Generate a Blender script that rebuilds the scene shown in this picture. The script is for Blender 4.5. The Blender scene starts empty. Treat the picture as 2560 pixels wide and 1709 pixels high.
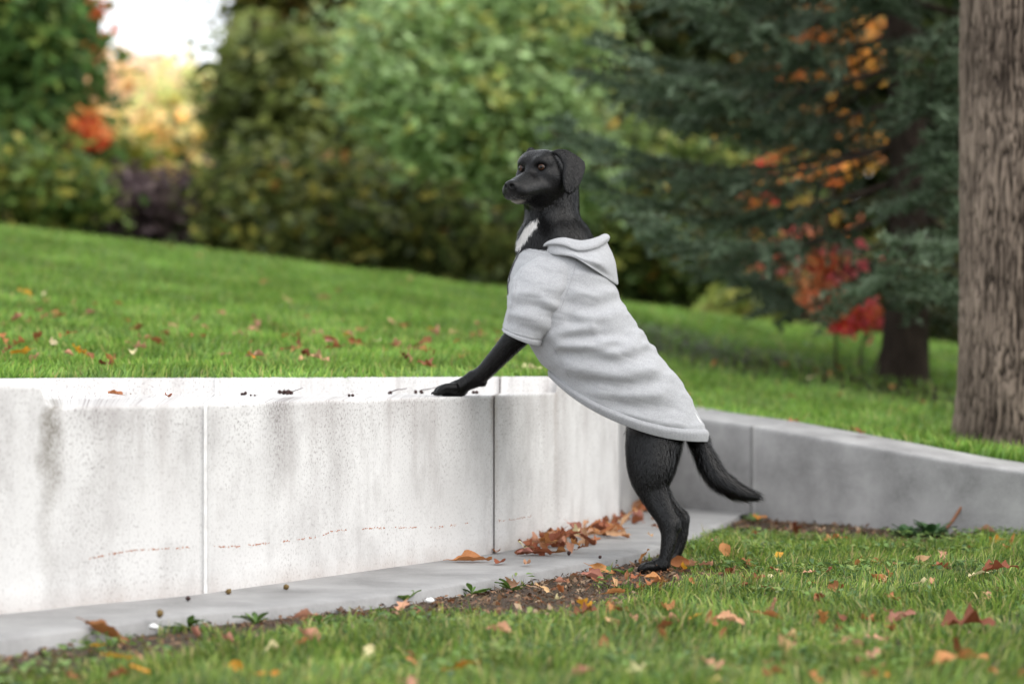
import bpy, math, random
import numpy as np
from mathutils import Matrix, Vector
from mathutils.bvhtree import BVHTree

# ------------------------------------------------------------------ scene, camera, light
scene = bpy.context.scene
C = scene.collection
FPX, CAMH, CX, HY = 6044.0, 0.54, 1280.0, 897.0      # focal length in photo pixels, camera height, centre column, horizon row
cam_d = bpy.data.cameras.new('camera'); cam = bpy.data.objects.new('camera', cam_d); C.objects.link(cam)
cam.location = (0, 0, CAMH); cam.rotation_euler = (math.pi/2, 0, 0)
cam_d.sensor_width = 36; cam_d.lens = FPX/2560*36; cam_d.shift_y = (HY-854.5)/2560
cam_d.clip_start = 0.1; cam_d.clip_end = 2000
cam_d.dof.use_dof = True; cam_d.dof.focus_distance = 6.22; cam_d.dof.aperture_fstop = 2.2
scene.camera = cam
world = bpy.data.worlds.new('World'); scene.world = world; world.use_nodes = True
SUN_EL, SUN_AZ = math.radians(50), math.radians(118)   # azimuth clockwise from +Y: the light comes from the right, slightly from the camera's side
nt = world.node_tree; nt.nodes.clear()
sky = nt.nodes.new('ShaderNodeTexSky'); sky.sky_type = 'NISHITA'; sky.sun_disc = False
sky.sun_elevation = SUN_EL; sky.sun_rotation = SUN_AZ; sky.dust_density = 4.0; sky.air_density = 1.0
vm = nt.nodes.new('ShaderNodeVectorMath'); vm.operation = 'SCALE'; vm.inputs['Scale'].default_value = 0.10
mx = nt.nodes.new('ShaderNodeMix'); mx.data_type = 'RGBA'; mx.inputs['Factor'].default_value = 0.86
mx.inputs['B'].default_value = (0.93, 0.96, 1.0, 1)     # closed cloud cover
bg = nt.nodes.new('ShaderNodeBackground'); bg.inputs['Strength'].default_value = 0.85
wo = nt.nodes.new('ShaderNodeOutputWorld')
nt.links.new(sky.outputs[0], vm.inputs[0]); nt.links.new(vm.outputs[0], mx.inputs['A'])
nt.links.new(mx.outputs['Result'], bg.inputs['Color']); nt.links.new(bg.outputs[0], wo.inputs[0])
sd = bpy.data.lights.new('sun', 'SUN'); sd.energy = 1.2; sd.angle = math.radians(75); sd.color = (1, 0.96, 0.9)
sun = bpy.data.objects.new('sun', sd); C.objects.link(sun)
sdir = Vector((math.sin(SUN_AZ)*math.cos(SUN_EL), math.cos(SUN_AZ)*math.cos(SUN_EL), math.sin(SUN_EL)))
sun.rotation_euler = sdir.to_track_quat('Z', 'Y').to_euler(); sun.location = sdir*30
vs = scene.view_settings
vs.view_transform = 'Standard'; vs.look = 'None'; vs.exposure = 1.25; vs.gamma = 1; vs.use_curve_mapping = False
scene.render.engine = 'CYCLES'

rng = np.random.default_rng(7); random.seed(7)

# ------------------------------------------------------------------ helpers
def P(px, py, d):                       # photo pixel + depth -> world
    px, py, d = np.asarray(px, float), np.asarray(py, float), np.asarray(d, float)
    return np.stack(np.broadcast_arrays((px-CX)/FPX*d, d, CAMH-(py-HY)/FPX*d), -1)
def G(px, py, z=0.0):                   # photo pixel on a horizontal plane
    return P(px, py, FPX*(CAMH-z)/(np.asarray(py, float)-HY))
def proj(v):
    v = np.asarray(v); return np.stack([CX+v[..., 0]/v[..., 1]*FPX, HY-(v[..., 2]-CAMH)/v[..., 1]*FPX], -1)

def _hash(i, j, k):
    n = (i*374761393 + j*668265263 + k*2147483647 + 1013904223) & 0xffffffff
    n = ((n ^ (n >> 13))*1274126177) & 0xffffffff
    return ((n ^ (n >> 16)) & 0xffff)/65535.0
def vnoise(x, y, z=0.0):                # value noise 0..1
    x, y, z = np.broadcast_arrays(np.asarray(x, float), y, z)
    xi, yi, zi = np.floor(x), np.floor(y), np.floor(z)
    fx, fy, fz = x-xi, y-yi, z-zi
    fx, fy, fz = [f*f*(3-2*f) for f in (fx, fy, fz)]
    xi, yi, zi = [a.astype(np.int64) for a in (xi, yi, zi)]
    r = 0
    for a in (0, 1):
        for b in (0, 1):
            for c in (0, 1):
                w = (fx if a else 1-fx)*(fy if b else 1-fy)*(fz if c else 1-fz)
                r = r+w*_hash(xi+a, yi+b, zi+c)
    return r
def fbm(x, y, z=0.0, o=3):
    r = 0; a = .5; s = 0
    for i in range(o):
        r = r+a*vnoise(np.asarray(x)*2**i+i*17.3, np.asarray(y)*2**i-i*9.1, np.asarray(z)*2**i); s += a; a *= .5
    return r/s
def cr(vals, n, ts=None):               # Catmull-Rom through control values (k or k x m), n samples
    v = np.asarray(vals, float); k = len(v)
    if ts is None: ts = np.linspace(0, 1, n)
    u = np.clip(ts, 0, 1)*(k-1); i = np.clip(np.floor(u).astype(int), 0, k-2); f = u-i
    g = lambda j: v[np.clip(j, 0, k-1)]
    p0, p1, p2, p3 = g(i-1), g(i), g(i+1), g(i+2)
    if v.ndim > 1: f = f[:, None]
    return .5*((2*p1)+(-p0+p2)*f+(2*p0-5*p1+4*p2-p3)*f*f+(-p0+3*p1-3*p2+p3)*f**3)

def new_mesh(name, V, Fc, mats=(), smooth=True, attrs=None, uv=None):
    me = bpy.data.meshes.new(name)
    V = np.ascontiguousarray(V, np.float32)
    groups = Fc if isinstance(Fc, list) else [Fc]
    groups = [np.asarray(f, np.int32) for f in groups if len(f)]
    me.vertices.add(len(V)); me.vertices.foreach_set('co', V.ravel())
    li = np.concatenate([f.ravel() for f in groups]); st = []; o = 0
    for f in groups:
        st.append(o+np.arange(len(f))*f.shape[1]); o += f.size
    st = np.concatenate(st).astype(np.int32)
    me.loops.add(len(li)); me.loops.foreach_set('vertex_index', li)
    me.polygons.add(len(st)); me.polygons.foreach_set('loop_start', st)
    me.update(calc_edges=True)
    if smooth: me.polygons.foreach_set('use_smooth', np.ones(len(st), bool))
    for k, a in (attrs or {}).items():
        a = np.asarray(a, np.float32)
        if a.ndim == 2:
            if a.shape[1] == 3: a = np.concatenate([a, np.ones((len(a), 1), np.float32)], 1)
            at = me.attributes.new(k, 'FLOAT_COLOR', 'POINT'); at.data.foreach_set('color', np.ascontiguousarray(a).ravel())
        else:
            at = me.attributes.new(k, 'FLOAT', 'POINT'); at.data.foreach_set('value', a)
    if uv is not None:
        l = me.uv_layers.new(name='uv'); l.data.foreach_set('uv', np.ascontiguousarray(uv[li], np.float32).ravel())
    for m in (mats if isinstance(mats, (list, tuple)) else [mats]): me.materials.append(m)
    return me
def link(name, me, parent=None):
    o = bpy.data.objects.new(name, me); C.objects.link(o)
    if parent is not None:
        o.parent = parent
        if parent.type == 'EMPTY': o.matrix_parent_inverse = Matrix.Translation(-parent.location)
    return o
def obj(name, V, Fc, mats, parent=None, **k): return link(name, new_mesh(name, V, Fc, mats, **k), parent)
def tag(o, label, cat, group=None):
    o['label'] = label; o['category'] = cat
    if group: o['group'] = group
    return o
def root(name, loc, label, cat, group=None):
    o = bpy.data.objects.new(name, None); C.objects.link(o); o.location = [float(a) for a in loc]; o.empty_display_size = .1
    return tag(o, label, cat, group)
def struct(o, kind='structure', label=None, cat=None):
    o['kind'] = kind
    if label: o['label'] = label
    if cat: o['category'] = cat
    return o
def grid_faces(n, m, wrap_m=False, flip=False):    # n rows x m columns
    i, j = np.meshgrid(np.arange(n-1), np.arange(m if wrap_m else m-1), indexing='ij')
    j2 = (j+1) % m
    f = np.stack([i*m+j, i*m+j2, (i+1)*m+j2, (i+1)*m+j], -1).reshape(-1, 4)
    return f[:, ::-1] if flip else f
def join(parts):                         # list of (V, F) with equal face size
    Vs, Fs, o = [], [], 0
    for v, f in parts: Vs.append(np.asarray(v)); Fs.append(np.asarray(f)+o); o += len(v)
    return np.concatenate(Vs), np.concatenate(Fs)
def tube(pts, rad, seg=10, cap=True):
    pts = np.asarray(pts, float); rad = np.broadcast_to(np.asarray(rad, float), (len(pts),))
    t = np.gradient(pts, axis=0); t /= np.linalg.norm(t, axis=1)[:, None]+1e-9
    up = np.array([0, 0, 1.]) if abs(t[:, 2]).mean() < .85 else np.array([0, 1., 0])
    a = np.cross(t, up); a /= np.linalg.norm(a, axis=1)[:, None]+1e-9; b = np.cross(t, a)
    th = np.linspace(0, 2*math.pi, seg, endpoint=False)
    V = pts[:, None]+rad[:, None, None]*(a[:, None]*np.cos(th)[None, :, None]+b[:, None]*np.sin(th)[None, :, None])
    V = V.reshape(-1, 3); Fq = grid_faces(len(pts), seg, True)
    if cap:
        n = len(V); V = np.concatenate([V, pts[:1], pts[-1:]])
        j = np.arange(seg); j2 = (j+1) % seg; e = (len(pts)-1)*seg
        Fq = np.concatenate([Fq, np.stack([j2, j, np.full(seg, n), np.full(seg, n)], -1)[:, [0, 1, 2, 2]], np.stack([e+j, e+j2, np.full(seg, n+1), np.full(seg, n+1)], -1)])
        # the caps are triangles written as degenerate quads; split them off
        q = Fq[:-2*seg]; tri = Fq[-2*seg:][:, :3]
        return V, [q, tri]
    return V, [Fq]
def join_mixed(parts):
    Vs, Q, T, o = [], [], [], 0
    for v, fs in parts:
        for f in fs: (Q if f.shape[1] == 4 else T).append(f+o)
        Vs.append(v); o += len(v)
    out = []
    if Q: out.append(np.concatenate(Q))
    if T: out.append(np.concatenate(T))
    return np.concatenate(Vs), out

# ------------------------------------------------------------------ materials
def mat(name):
    m = bpy.data.materials.new(name); m.use_nodes = True
    n = m.node_tree.nodes; l = m.node_tree.links
    return m, n, l, n['Principled BSDF']
def N(n, t, **k):
    x = n.new(t)
    for a, b in k.items():
        if a in x.inputs: x.inputs[a].default_value = b
        else: setattr(x, a, b)
    return x
def ramp(n, stops):
    r = n.new('ShaderNodeValToRGB'); e = r.color_ramp.elements
    while len(e) < len(stops): e.new(.5)
    for q, (p, c) in zip(e, stops):
        q.position = p; q.color = (*c, 1) if len(c) == 3 else c
    return r
def mixc(n, l, fac, a, b, mode='MIX'):
    m = n.new('ShaderNodeMix'); m.data_type = 'RGBA'; m.blend_type = mode
    for s, v in (('Factor', fac), ('A', a), ('B', b)):
        if isinstance(v, (int, float)): m.inputs[s].default_value = v
        elif isinstance(v, tuple): m.inputs[s].default_value = (*v, 1)
        else: l.new(v, m.inputs[s])
    return m.outputs['Result']
def math_(n, l, op, a, b=None, c=None, clamp=False):
    m = n.new('ShaderNodeMath'); m.operation = op; m.use_clamp = clamp
    for i, v in enumerate((a, b, c)):
        if v is None: continue
        if isinstance(v, (int, float)): m.inputs[i].default_value = v
        else: l.new(v, m.inputs[i])
    return m.outputs[0]
def mapr(n, l, v, a, b, c=0., d=1.):
    m = n.new('ShaderNodeMapRange'); l.new(v, m.inputs[0])
    for i, q in enumerate((a, b, c, d)): m.inputs[i+1].default_value = q
    return m.outputs[0]
def coords(n, l, kind='Object', scale=(1, 1, 1)):
    t = n.new('ShaderNodeTexCoord'); mp = n.new('ShaderNodeMapping'); mp.inputs['Scale'].default_value = scale
    l.new(t.outputs[kind], mp.inputs[0]); return mp.outputs[0]
def noise(n, l, vec, scale, detail=4, rough=.55, out='Fac'):
    t = n.new('ShaderNodeTexNoise'); t.inputs['Scale'].default_value = scale; t.inputs['Detail'].default_value = detail
    t.inputs['Roughness'].default_value = rough; l.new(vec, t.inputs['Vector']); return t.outputs[out]
def bump(n, l, bs, h, strength=.3, dist=.01):
    b = n.new('ShaderNodeBump'); b.inputs['Strength'].default_value = strength; b.inputs['Distance'].default_value = dist
    l.new(h, b.inputs['Height']); l.new(b.outputs[0], bs.inputs['Normal'])

def attr_leaf_mat(name, transl=.35, rough=.5, spec=.3):
    m, n, l, b = mat(name)
    a = N(n, 'ShaderNodeAttribute', attribute_name='col')
    l.new(a.outputs['Color'], b.inputs['Base Color']); b.inputs['Roughness'].default_value = rough; b.inputs['Specular IOR Level'].default_value = spec
    t = n.new('ShaderNodeBsdfTranslucent'); l.new(a.outputs['Color'], t.inputs['Color'])
    mi = n.new('ShaderNodeMixShader'); mi.inputs[0].default_value = transl
    l.new(b.outputs[0], mi.inputs[1]); l.new(t.outputs[0], mi.inputs[2]); l.new(mi.outputs[0], n['Material Output'].inputs[0])
    return m
M_leaf = attr_leaf_mat('foliage', .5); M_grass = attr_leaf_mat('grass_blade', .3, .45, .35)
M_needle = attr_leaf_mat('spruce_needle', .1, .6, .2)

def dry_leaf_mat(name, c1, c2):
    m, n, l, b = mat(name)
    v = coords(n, l); f = noise(n, l, v, 45, 4)
    r = ramp(n, [(.3, c1), (.62, c2), (.78, tuple(x*.35 for x in c1))]); l.new(f, r.inputs[0])
    oi = n.new('ShaderNodeObjectInfo')
    hs = N(n, 'ShaderNodeHueSaturation'); l.new(r.outputs[0], hs.inputs['Color'])
    l.new(mapr(n, l, oi.outputs['Random'], 0, 1, .7, 1.2), hs.inputs['Value'])
    l.new(mapr(n, l, oi.outputs['Random'], 0, 1, .485, .515), hs.inputs['Hue'])
    l.new(hs.outputs[0], b.inputs['Base Color']); b.inputs['Roughness'].default_value = .55; b.inputs['Specular IOR Level'].default_value = .3
    w = N(n, 'ShaderNodeTexWave', Scale=60.0, Distortion=2.0); l.new(v, w.inputs['Vector']); bump(n, l, b, w.outputs['Fac'], .25, .002)
    t = n.new('ShaderNodeBsdfTranslucent'); l.new(hs.outputs[0], t.inputs['Color'])
    mi = n.new('ShaderNodeMixShader'); mi.inputs[0].default_value = .22
    l.new(b.outputs[0], mi.inputs[1]); l.new(t.outputs[0], mi.inputs[2]); l.new(mi.outputs[0], n['Material Output'].inputs[0])
    return m
ML = {'orange': dry_leaf_mat('leaf_orange_brown', (.33, .105, .035), (.44, .18, .075)),
      'brown': dry_leaf_mat('leaf_brown', (.17, .055, .02), (.27, .10, .04)),
      'tan': dry_leaf_mat('leaf_tan', (.50, .27, .14), (.62, .38, .22)),
      'pink': dry_leaf_mat('leaf_pinkish', (.48, .20, .13), (.58, .30, .20)),
      'yellow': dry_leaf_mat('leaf_yellow', (.62, .36, .03), (.70, .28, .03)),
      'cream': dry_leaf_mat('leaf_cream', (.66, .56, .28), (.72, .62, .38)),
      'red': dry_leaf_mat('leaf_red', (.45, .03, .03), (.5, .08, .04))}

def bark_mat(name, dark, light, scale=1.0):
    m, n, l, b = mat(name)
    v = coords(n, l, 'Object', (1, 1, .25)); f = noise(n, l, v, 28*scale, 6, .65)
    r = ramp(n, [(.3, dark), (.7, light)]); l.new(f, r.inputs[0])
    a = N(n, 'ShaderNodeAttribute', attribute_name='crack')
    g = noise(n, l, coords(n, l, 'Object', (1, 1, 1)), 3.0, 3)
    c = mixc(n, l, mapr(n, l, g, .35, .75, 0., .55), r.outputs[0], tuple(x*1.5 for x in light))
    c = mixc(n, l, a.outputs['Fac'], c, tuple(x*.55 for x in dark))
    l.new(c, b.inputs['Base Color']); b.inputs['Roughness'].default_value = .9; b.inputs['Specular IOR Level'].default_value = .15
    bump(n, l, b, f, .6, .006); return m
M_bark = bark_mat('furrowed_bark', (.05, .036, .027), (.25, .195, .152))
M_bark_dark = bark_mat('dark_bark', (.02, .015, .012), (.07, .05, .04))

# ------------------------------------------------------------------ plan of the walls
_fp = np.array([(0, 1534), (250, 1509), (515, 1482), (858, 1434), (1234, 1381), (1390, 1345), (1548, 1301)], float)
_front = G(_fp[:, 0], _fp[:, 1])[:, :2]
_dir0 = _front[1]-_front[0]; _dir0 /= np.linalg.norm(_dir0)
_front = np.vstack([_front[0]-_dir0*1.6, _front[0]-_dir0*.5, _front])
_fpx = np.concatenate([[-900, -330], _fp[:, 0]])            # the front line is addressed by its photo column
def front_at(s):
    s = np.atleast_1d(np.asarray(s, float)); ts = np.interp(s, _fpx, np.linspace(0, 1, len(_fpx)))
    return cr(_front, 0, ts)
Z_SEAT, Z_TOP = .4375, .4855
SEAT0, SEAT1 = 92.0, 1392.0
_q0 = P(92, 900, 6.70)[:2]; _q1 = P(1396, 900, 7.34)[:2]
def back_at(s):
    s = np.atleast_1d(np.asarray(s, float)); t = (s-SEAT0)/(SEAT1-SEAT0)
    f = front_at(s); q = _q0+(_q1-_q0)*t[:, None]
    low = s < SEAT0; q[low] = _q0+(f[low]-front_at(SEAT0)[0])
    hi = s > SEAT1; q[hi] = f[hi]+(_q1-front_at(SEAT1)[0])
    return q
# right-hand grey wall, front base
_gp = np.array([(1608, 1262), (1719, 1271), (1880, 1283), (2200, 1304), (2560, 1322)], float)
_g = G(_gp[:, 0], _gp[:, 1])[:, :2]
_gd = _g[-1]-_g[-2]; _gd /= np.linalg.norm(_gd)
_g = np.vstack([_g, _g[-1]+_gd*.9])
_gz = np.array([.36, .333, .308, .245, .183, .12])

# ------------------------------------------------------------------ terrain
LAWN_Z = -0.035
def lawn_z(X, Y):
    X = np.asarray(X, float); Y = np.asarray(Y, float)
    return LAWN_Z+.016*(fbm(X*1.7+3, Y*1.7)-.5)-.008*np.clip(5.6-Y, 0, 4)+.012*np.clip(Y-7.2, 0, 1)
_hx = np.array([-60, -6, -3.2, -1.9, -1.26, -.6, .0, .22, .52, .75, 1.35, 2.0, 2.8, 6, 60])
_hy = np.array([4.6, 4.6, 5.2, 6.3, 6.86, 7.02, 7.36, 7.75, 8.95, 8.84, 8.22, 7.52, 6.75, 6.3, 6.3])
_hz = np.array([.47, .47, .47, .465, .463, .463, .46, .44, .345, .325, .245, .155, .06, .0, -.03])
def hill_z(X, Y):
    X = np.asarray(X, float); Y = np.asarray(Y, float)
    y0 = np.interp(X, _hx, _hy); z0 = np.interp(X, _hx, _hz)
    z1 = .93-.125*np.clip(X, -9, 7)
    s = np.clip((Y-y0)/(15-y0), 0, 1)
    z = z0+(z1-z0)*s**(1.05+.5*np.clip((X+.2)/1.2, 0, 1))
    z = z+np.clip(Y-15, 0, 40)*.02+.05*(fbm(X*.6, Y*.6)-.5)*np.clip((Y-y0)*.6, 0, 1)
    return z
def grass_ground(name):
    m, n, l, b = mat(name)
    v = coords(n, l); f = noise(n, l, v, 6, 5); g = noise(n, l, v, 60, 4)
    r = ramp(n, [(.3, (.055, .06, .02)), (.5, (.075, .13, .025)), (.7, (.10, .19, .035))]); l.new(f, r.inputs[0])
    c = mixc(n, l, mapr(n, l, g, .4, .7), r.outputs[0], (.05, .09, .018)); l.new(c, b.inputs['Base Color'])
    b.inputs['Roughness'].default_value = .95; bump(n, l, b, g, .8, .02); return m
def soil_ground(name):
    m, n, l, b = mat(name)
    v = coords(n, l); f = noise(n, l, v, 9, 6, .65); g = noise(n, l, v, 90, 4, .7)
    r = ramp(n, [(.3, (.035, .022, .014)), (.55, (.075, .048, .03)), (.75, (.11, .075, .05))]); l.new(g, r.inputs[0])
    c = mixc(n, l, mapr(n, l, f, .45, .7, 0, .6), r.outputs[0], (.05, .055, .02)); l.new(c, b.inputs['Base Color'])
    b.inputs['Roughness'].default_value = .95; bump(n, l, b, g, 1.0, .02); return m
M_hill, M_soil = grass_ground('hill_turf'), soil_ground('lawn_soil')
xs = np.concatenate([[-60, -30, -15], np.linspace(-7, 7, 141), [15, 30, 60]]); ys = np.concatenate([[-60, -20, -5, 0], np.linspace(2, 9.6, 120), [11]])
X, Y = np.meshgrid(xs, ys, indexing='ij')
struct(obj('front_lawn_ground', np.stack([X, Y, lawn_z(X, Y)], -1).reshape(-1, 3), grid_faces(len(xs), len(ys), flip=True), M_soil))
xs = np.concatenate([[-400, -120, -60, -30, -15, -10], np.linspace(-8, 8, 161), [10, 15, 30, 60, 120, 400]])
tv = np.concatenate([np.linspace(0, 1, 90), [1.15, 1.4, 1.8, 2.5, 4, 8, 20, 60]])
X, T = np.meshgrid(xs, tv, indexing='ij'); y0 = np.interp(X, _hx, _hy); Y = y0+(15-y0)*T
Vh = np.stack([X, Y, hill_z(X, Y)], -1).reshape(-1, 3)
struct(obj('hill_ground', Vh, grid_faces(len(xs), len(tv), flip=True), M_hill))

# paved strip at the foot of the bench wall
def stone_grey(name, base, spread=.25, wet=0.):
    m, n, l, b = mat(name)
    v = coords(n, l); f = noise(n, l, v, 5, 6, .6); g = noise(n, l, v, 120, 3, .7)
    r = ramp(n, [(.3, tuple(x*(1-spread) for x in base)), (.7, tuple(x*(1+spread*.6) for x in base))]); l.new(f, r.inputs[0])
    c = mixc(n, l, mapr(n, l, g, .35, .8, 0, .35), r.outputs[0], tuple(x*1.35 for x in base))
    s = noise(n, l, coords(n, l, 'Object', (1, 1, 3.5)), 2.2, 5, .7)
    c = mixc(n, l, mapr(n, l, s, .55, .8, 0, .55), c, tuple(x*.45 for x in base))
    l.new(c, b.inputs['Base Color']); b.inputs['Roughness'].default_value = .75-.3*wet; bump(n, l, b, g, .25, .003); return m
M_pave = stone_grey('paving_stone', (.25, .246, .244), .4, .4)
M_grey = stone_grey('grey_stone', (.31, .304, .30), .45)
edge_px = np.array([(-330, 1632), (0, 1587), (216, 1560), (470, 1527), (747, 1501), (996, 1474), (1250, 1434), (1426, 1404), (1592, 1375), (1730, 1335), (1850, 1284)], float)
E = G(edge_px[:, 0], edge_px[:, 1])[:, :2]
E = np.vstack([E[0]-_dir0*1.1, E]); nE = 150; E = cr(E, nE)
I0 = front_at(np.linspace(-900, 1548, nE-24))
cor = _g[0]; I1 = np.linspace(0, 1, 24)[:, None]*(_g[2]-cor)*1.02+cor
IN = np.vstack([I0, I1]); rows = []
cen = np.array([0, 0])
for k, z in ((0, 0.0),):
    pass
inn = IN+np.array([-.02, .03])
w = np.linspace(0, 1, 14)
top = inn[None]*(1-w)[:, None, None]+E[None]*w[:, None, None]
zt = -.004*w[:, None]*np.ones((1, nE))+.003*(fbm(top[..., 0]*3, top[..., 1]*3)-.5)
zt[-1] -= .004
R = [np.concatenate([top, zt[..., None]], -1)]
out = E+np.array([.002, -.004]); R.append(np.concatenate([out, np.full((nE, 1), -.012)], -1)[None]); R.append(np.concatenate([out, np.full((nE, 1), -.09)], -1)[None])
R = np.concatenate(R, 0)
struct(obj('paved_strip', R.reshape(-1, 3), grid_faces(R.shape[0], nE), M_pave))

# ------------------------------------------------------------------ white bench wall
def white_stone():
    m, n, l, b = mat('white_weathered_stone')
    uvn = N(n, 'ShaderNodeUVMap', uv_map='uv'); sp = n.new('ShaderNodeSeparateXYZ'); l.new(uvn.outputs[0], sp.inputs[0])
    u, v = sp.outputs[0], sp.outputs[1]
    ob = coords(n, l)
    f = noise(n, l, ob, 4, 5, .6)
    base = mixc(n, l, mapr(n, l, f, .3, .7), (.52, .51, .502), (.635, .627, .618))
    def uvmap(sx, sy):
        mp = n.new('ShaderNodeMapping'); mp.inputs['Scale'].default_value = (sx, sy, 1); l.new(uvn.outputs[0], mp.inputs[0]); return mp.outputs[0]
    # fine grey speckle of the grain, more of it near the top edge
    sk = noise(n, l, uvmap(1, .6), 185, 3, .65); sk2 = noise(n, l, uvmap(1, .5), 85, 4, .7)
    vo = n.new('ShaderNodeTexVoronoi'); vo.inputs['Scale'].default_value = 140; l.new(uvmap(1, .62), vo.inputs['Vector'])
    vs_ = n.new('ShaderNodeSeparateColor'); l.new(vo.outputs['Color'], vs_.inputs[0])
    spot = math_(n, l, 'MULTIPLY', mapr(n, l, math_(n, l, 'DIVIDE', vo.outputs['Distance'], math_(n, l, 'ADD', vs_.outputs[1], .25)), .38, .2), mapr(n, l, vs_.outputs[0], .62, .72))
    patch = noise(n, l, uvmap(1, .55), 4.5, 6, .7)
    hi = mapr(n, l, v, .18, .44, .0, .55)
    den = math_(n, l, 'ADD', hi, mapr(n, l, patch, .4, .66, -.4, .75), clamp=True)
    s1 = math_(n, l, 'MULTIPLY', mapr(n, l, sk, .54, .64), math_(n, l, 'ADD', math_(n, l, 'MULTIPLY', den, .8), .34), clamp=True)
    s2 = math_(n, l, 'MULTIPLY', mapr(n, l, sk2, .61, .70), math_(n, l, 'ADD', math_(n, l, 'MULTIPLY', den, .6), .1))
    c = mixc(n, l, math_(n, l, 'MULTIPLY', s1, .8), base, (.20, .18, .175))
    c = mixc(n, l, s2, c, (.15, .13, .125))
    c = mixc(n, l, math_(n, l, 'MULTIPLY', spot, math_(n, l, 'ADD', math_(n, l, 'MULTIPLY', den, .45), .0)), c, (.2, .18, .175))
    c = mixc(n, l, mapr(n, l, noise(n, l, uvmap(1, .5), 6.5, 6, .72), .47, .68, 0, .55), c, (.33, .312, .305))
    # soft soiling that runs down from the edge
    run = noise(n, l, uvmap(1, .10), 9, 6, .7)
    soil = math_(n, l, 'MULTIPLY', mapr(n, l, run, .5, .72), mapr(n, l, v, .1, .45, 0, .75))
    c = mixc(n, l, soil, c, (.33, .30, .29))
    def streak(u0, hw, v0, v1, amt, col):
        nonlocal c
        wob = math_(n, l, 'MULTIPLY', math_(n, l, 'SUBTRACT', noise(n, l, uvmap(.6, 1), 14, 3), .5), .09)
        du = math_(n, l, 'ABSOLUTE', math_(n, l, 'SUBTRACT', math_(n, l, 'ADD', u, wob), u0))
        a = mapr(n, l, du, 0, hw, 1, 0); bb = mapr(n, l, v, v0, v1)
        top = mapr(n, l, v, .437, .443, 1, 0)
        fac = math_(n, l, 'MULTIPLY', math_(n, l, 'MULTIPLY', math_(n, l, 'MULTIPLY', a, bb), top), mapr(n, l, sk, .3, .65, .3*amt, amt), clamp=True)
        c = mixc(n, l, fac, c, col)
    for a in STREAKS: streak(*a)
    # patchy brown tint towards the foot
    ft = math_(n, l, 'MULTIPLY', mapr(n, l, v, .05, .0), mapr(n, l, patch, .35, .65, .1, .6))
    c = mixc(n, l, ft, c, (.36, .30, .27))
    l.new(c, b.inputs['Base Color']); b.inputs['Roughness'].default_value = .8; b.inputs['Specular IOR Level'].default_value = .25
    bump(n, l, b, sk, .25, .003); return m
_ss = np.linspace(-900, 1548, 800); _sf = front_at(_ss)
_sl = np.concatenate([[0], np.cumsum(np.linalg.norm(np.diff(_sf, axis=0), axis=1))])
arc = lambda s: np.interp(s, _ss, _sl)
STREAKS = [(float(arc(118)), .035, .20, .36, 1.0, (.10, .085, .06)), (float(arc(108)), .03, -.05, .25, .55, (.25, .23, .21)),
           (float(arc(705)), .10, .20, .44, 1.0, (.14, .12, .115)), (float(arc(235)), .09, .34, .44, .8, (.2, .18, .175)),
           (float(arc(820)), .14, .28, .44, .6, (.25, .22, .21)), (float(arc(1235)), .03, .1, .43, .7, (.3, .25, .2)),
           (float(arc(1388)), .035, .05, .44, .6, (.3, .25, .22)), (float(arc(1010)), .2, .32, .45, .5, (.28, .25, .24))]
M_white = white_stone()
def plain(name, col, rough=.6, spec=.3, metal=0.):
    m, n, l, b = mat(name)
    f = noise(n, l, coords(n, l), 40, 3); c = mixc(n, l, mapr(n, l, f, .3, .7), tuple(x*.85 for x in col), tuple(min(1, x*1.12) for x in col))
    l.new(c, b.inputs['Base Color']); b.inputs['Roughness'].default_value = rough; b.inputs['Specular IOR Level'].default_value = spec
    b.inputs['Metallic'].default_value = metal; return m
wall = root('bench_wall', (*front_at(600)[0], 0), 'white weathered stone wall with a long seat cut into its top', 'wall')
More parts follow.
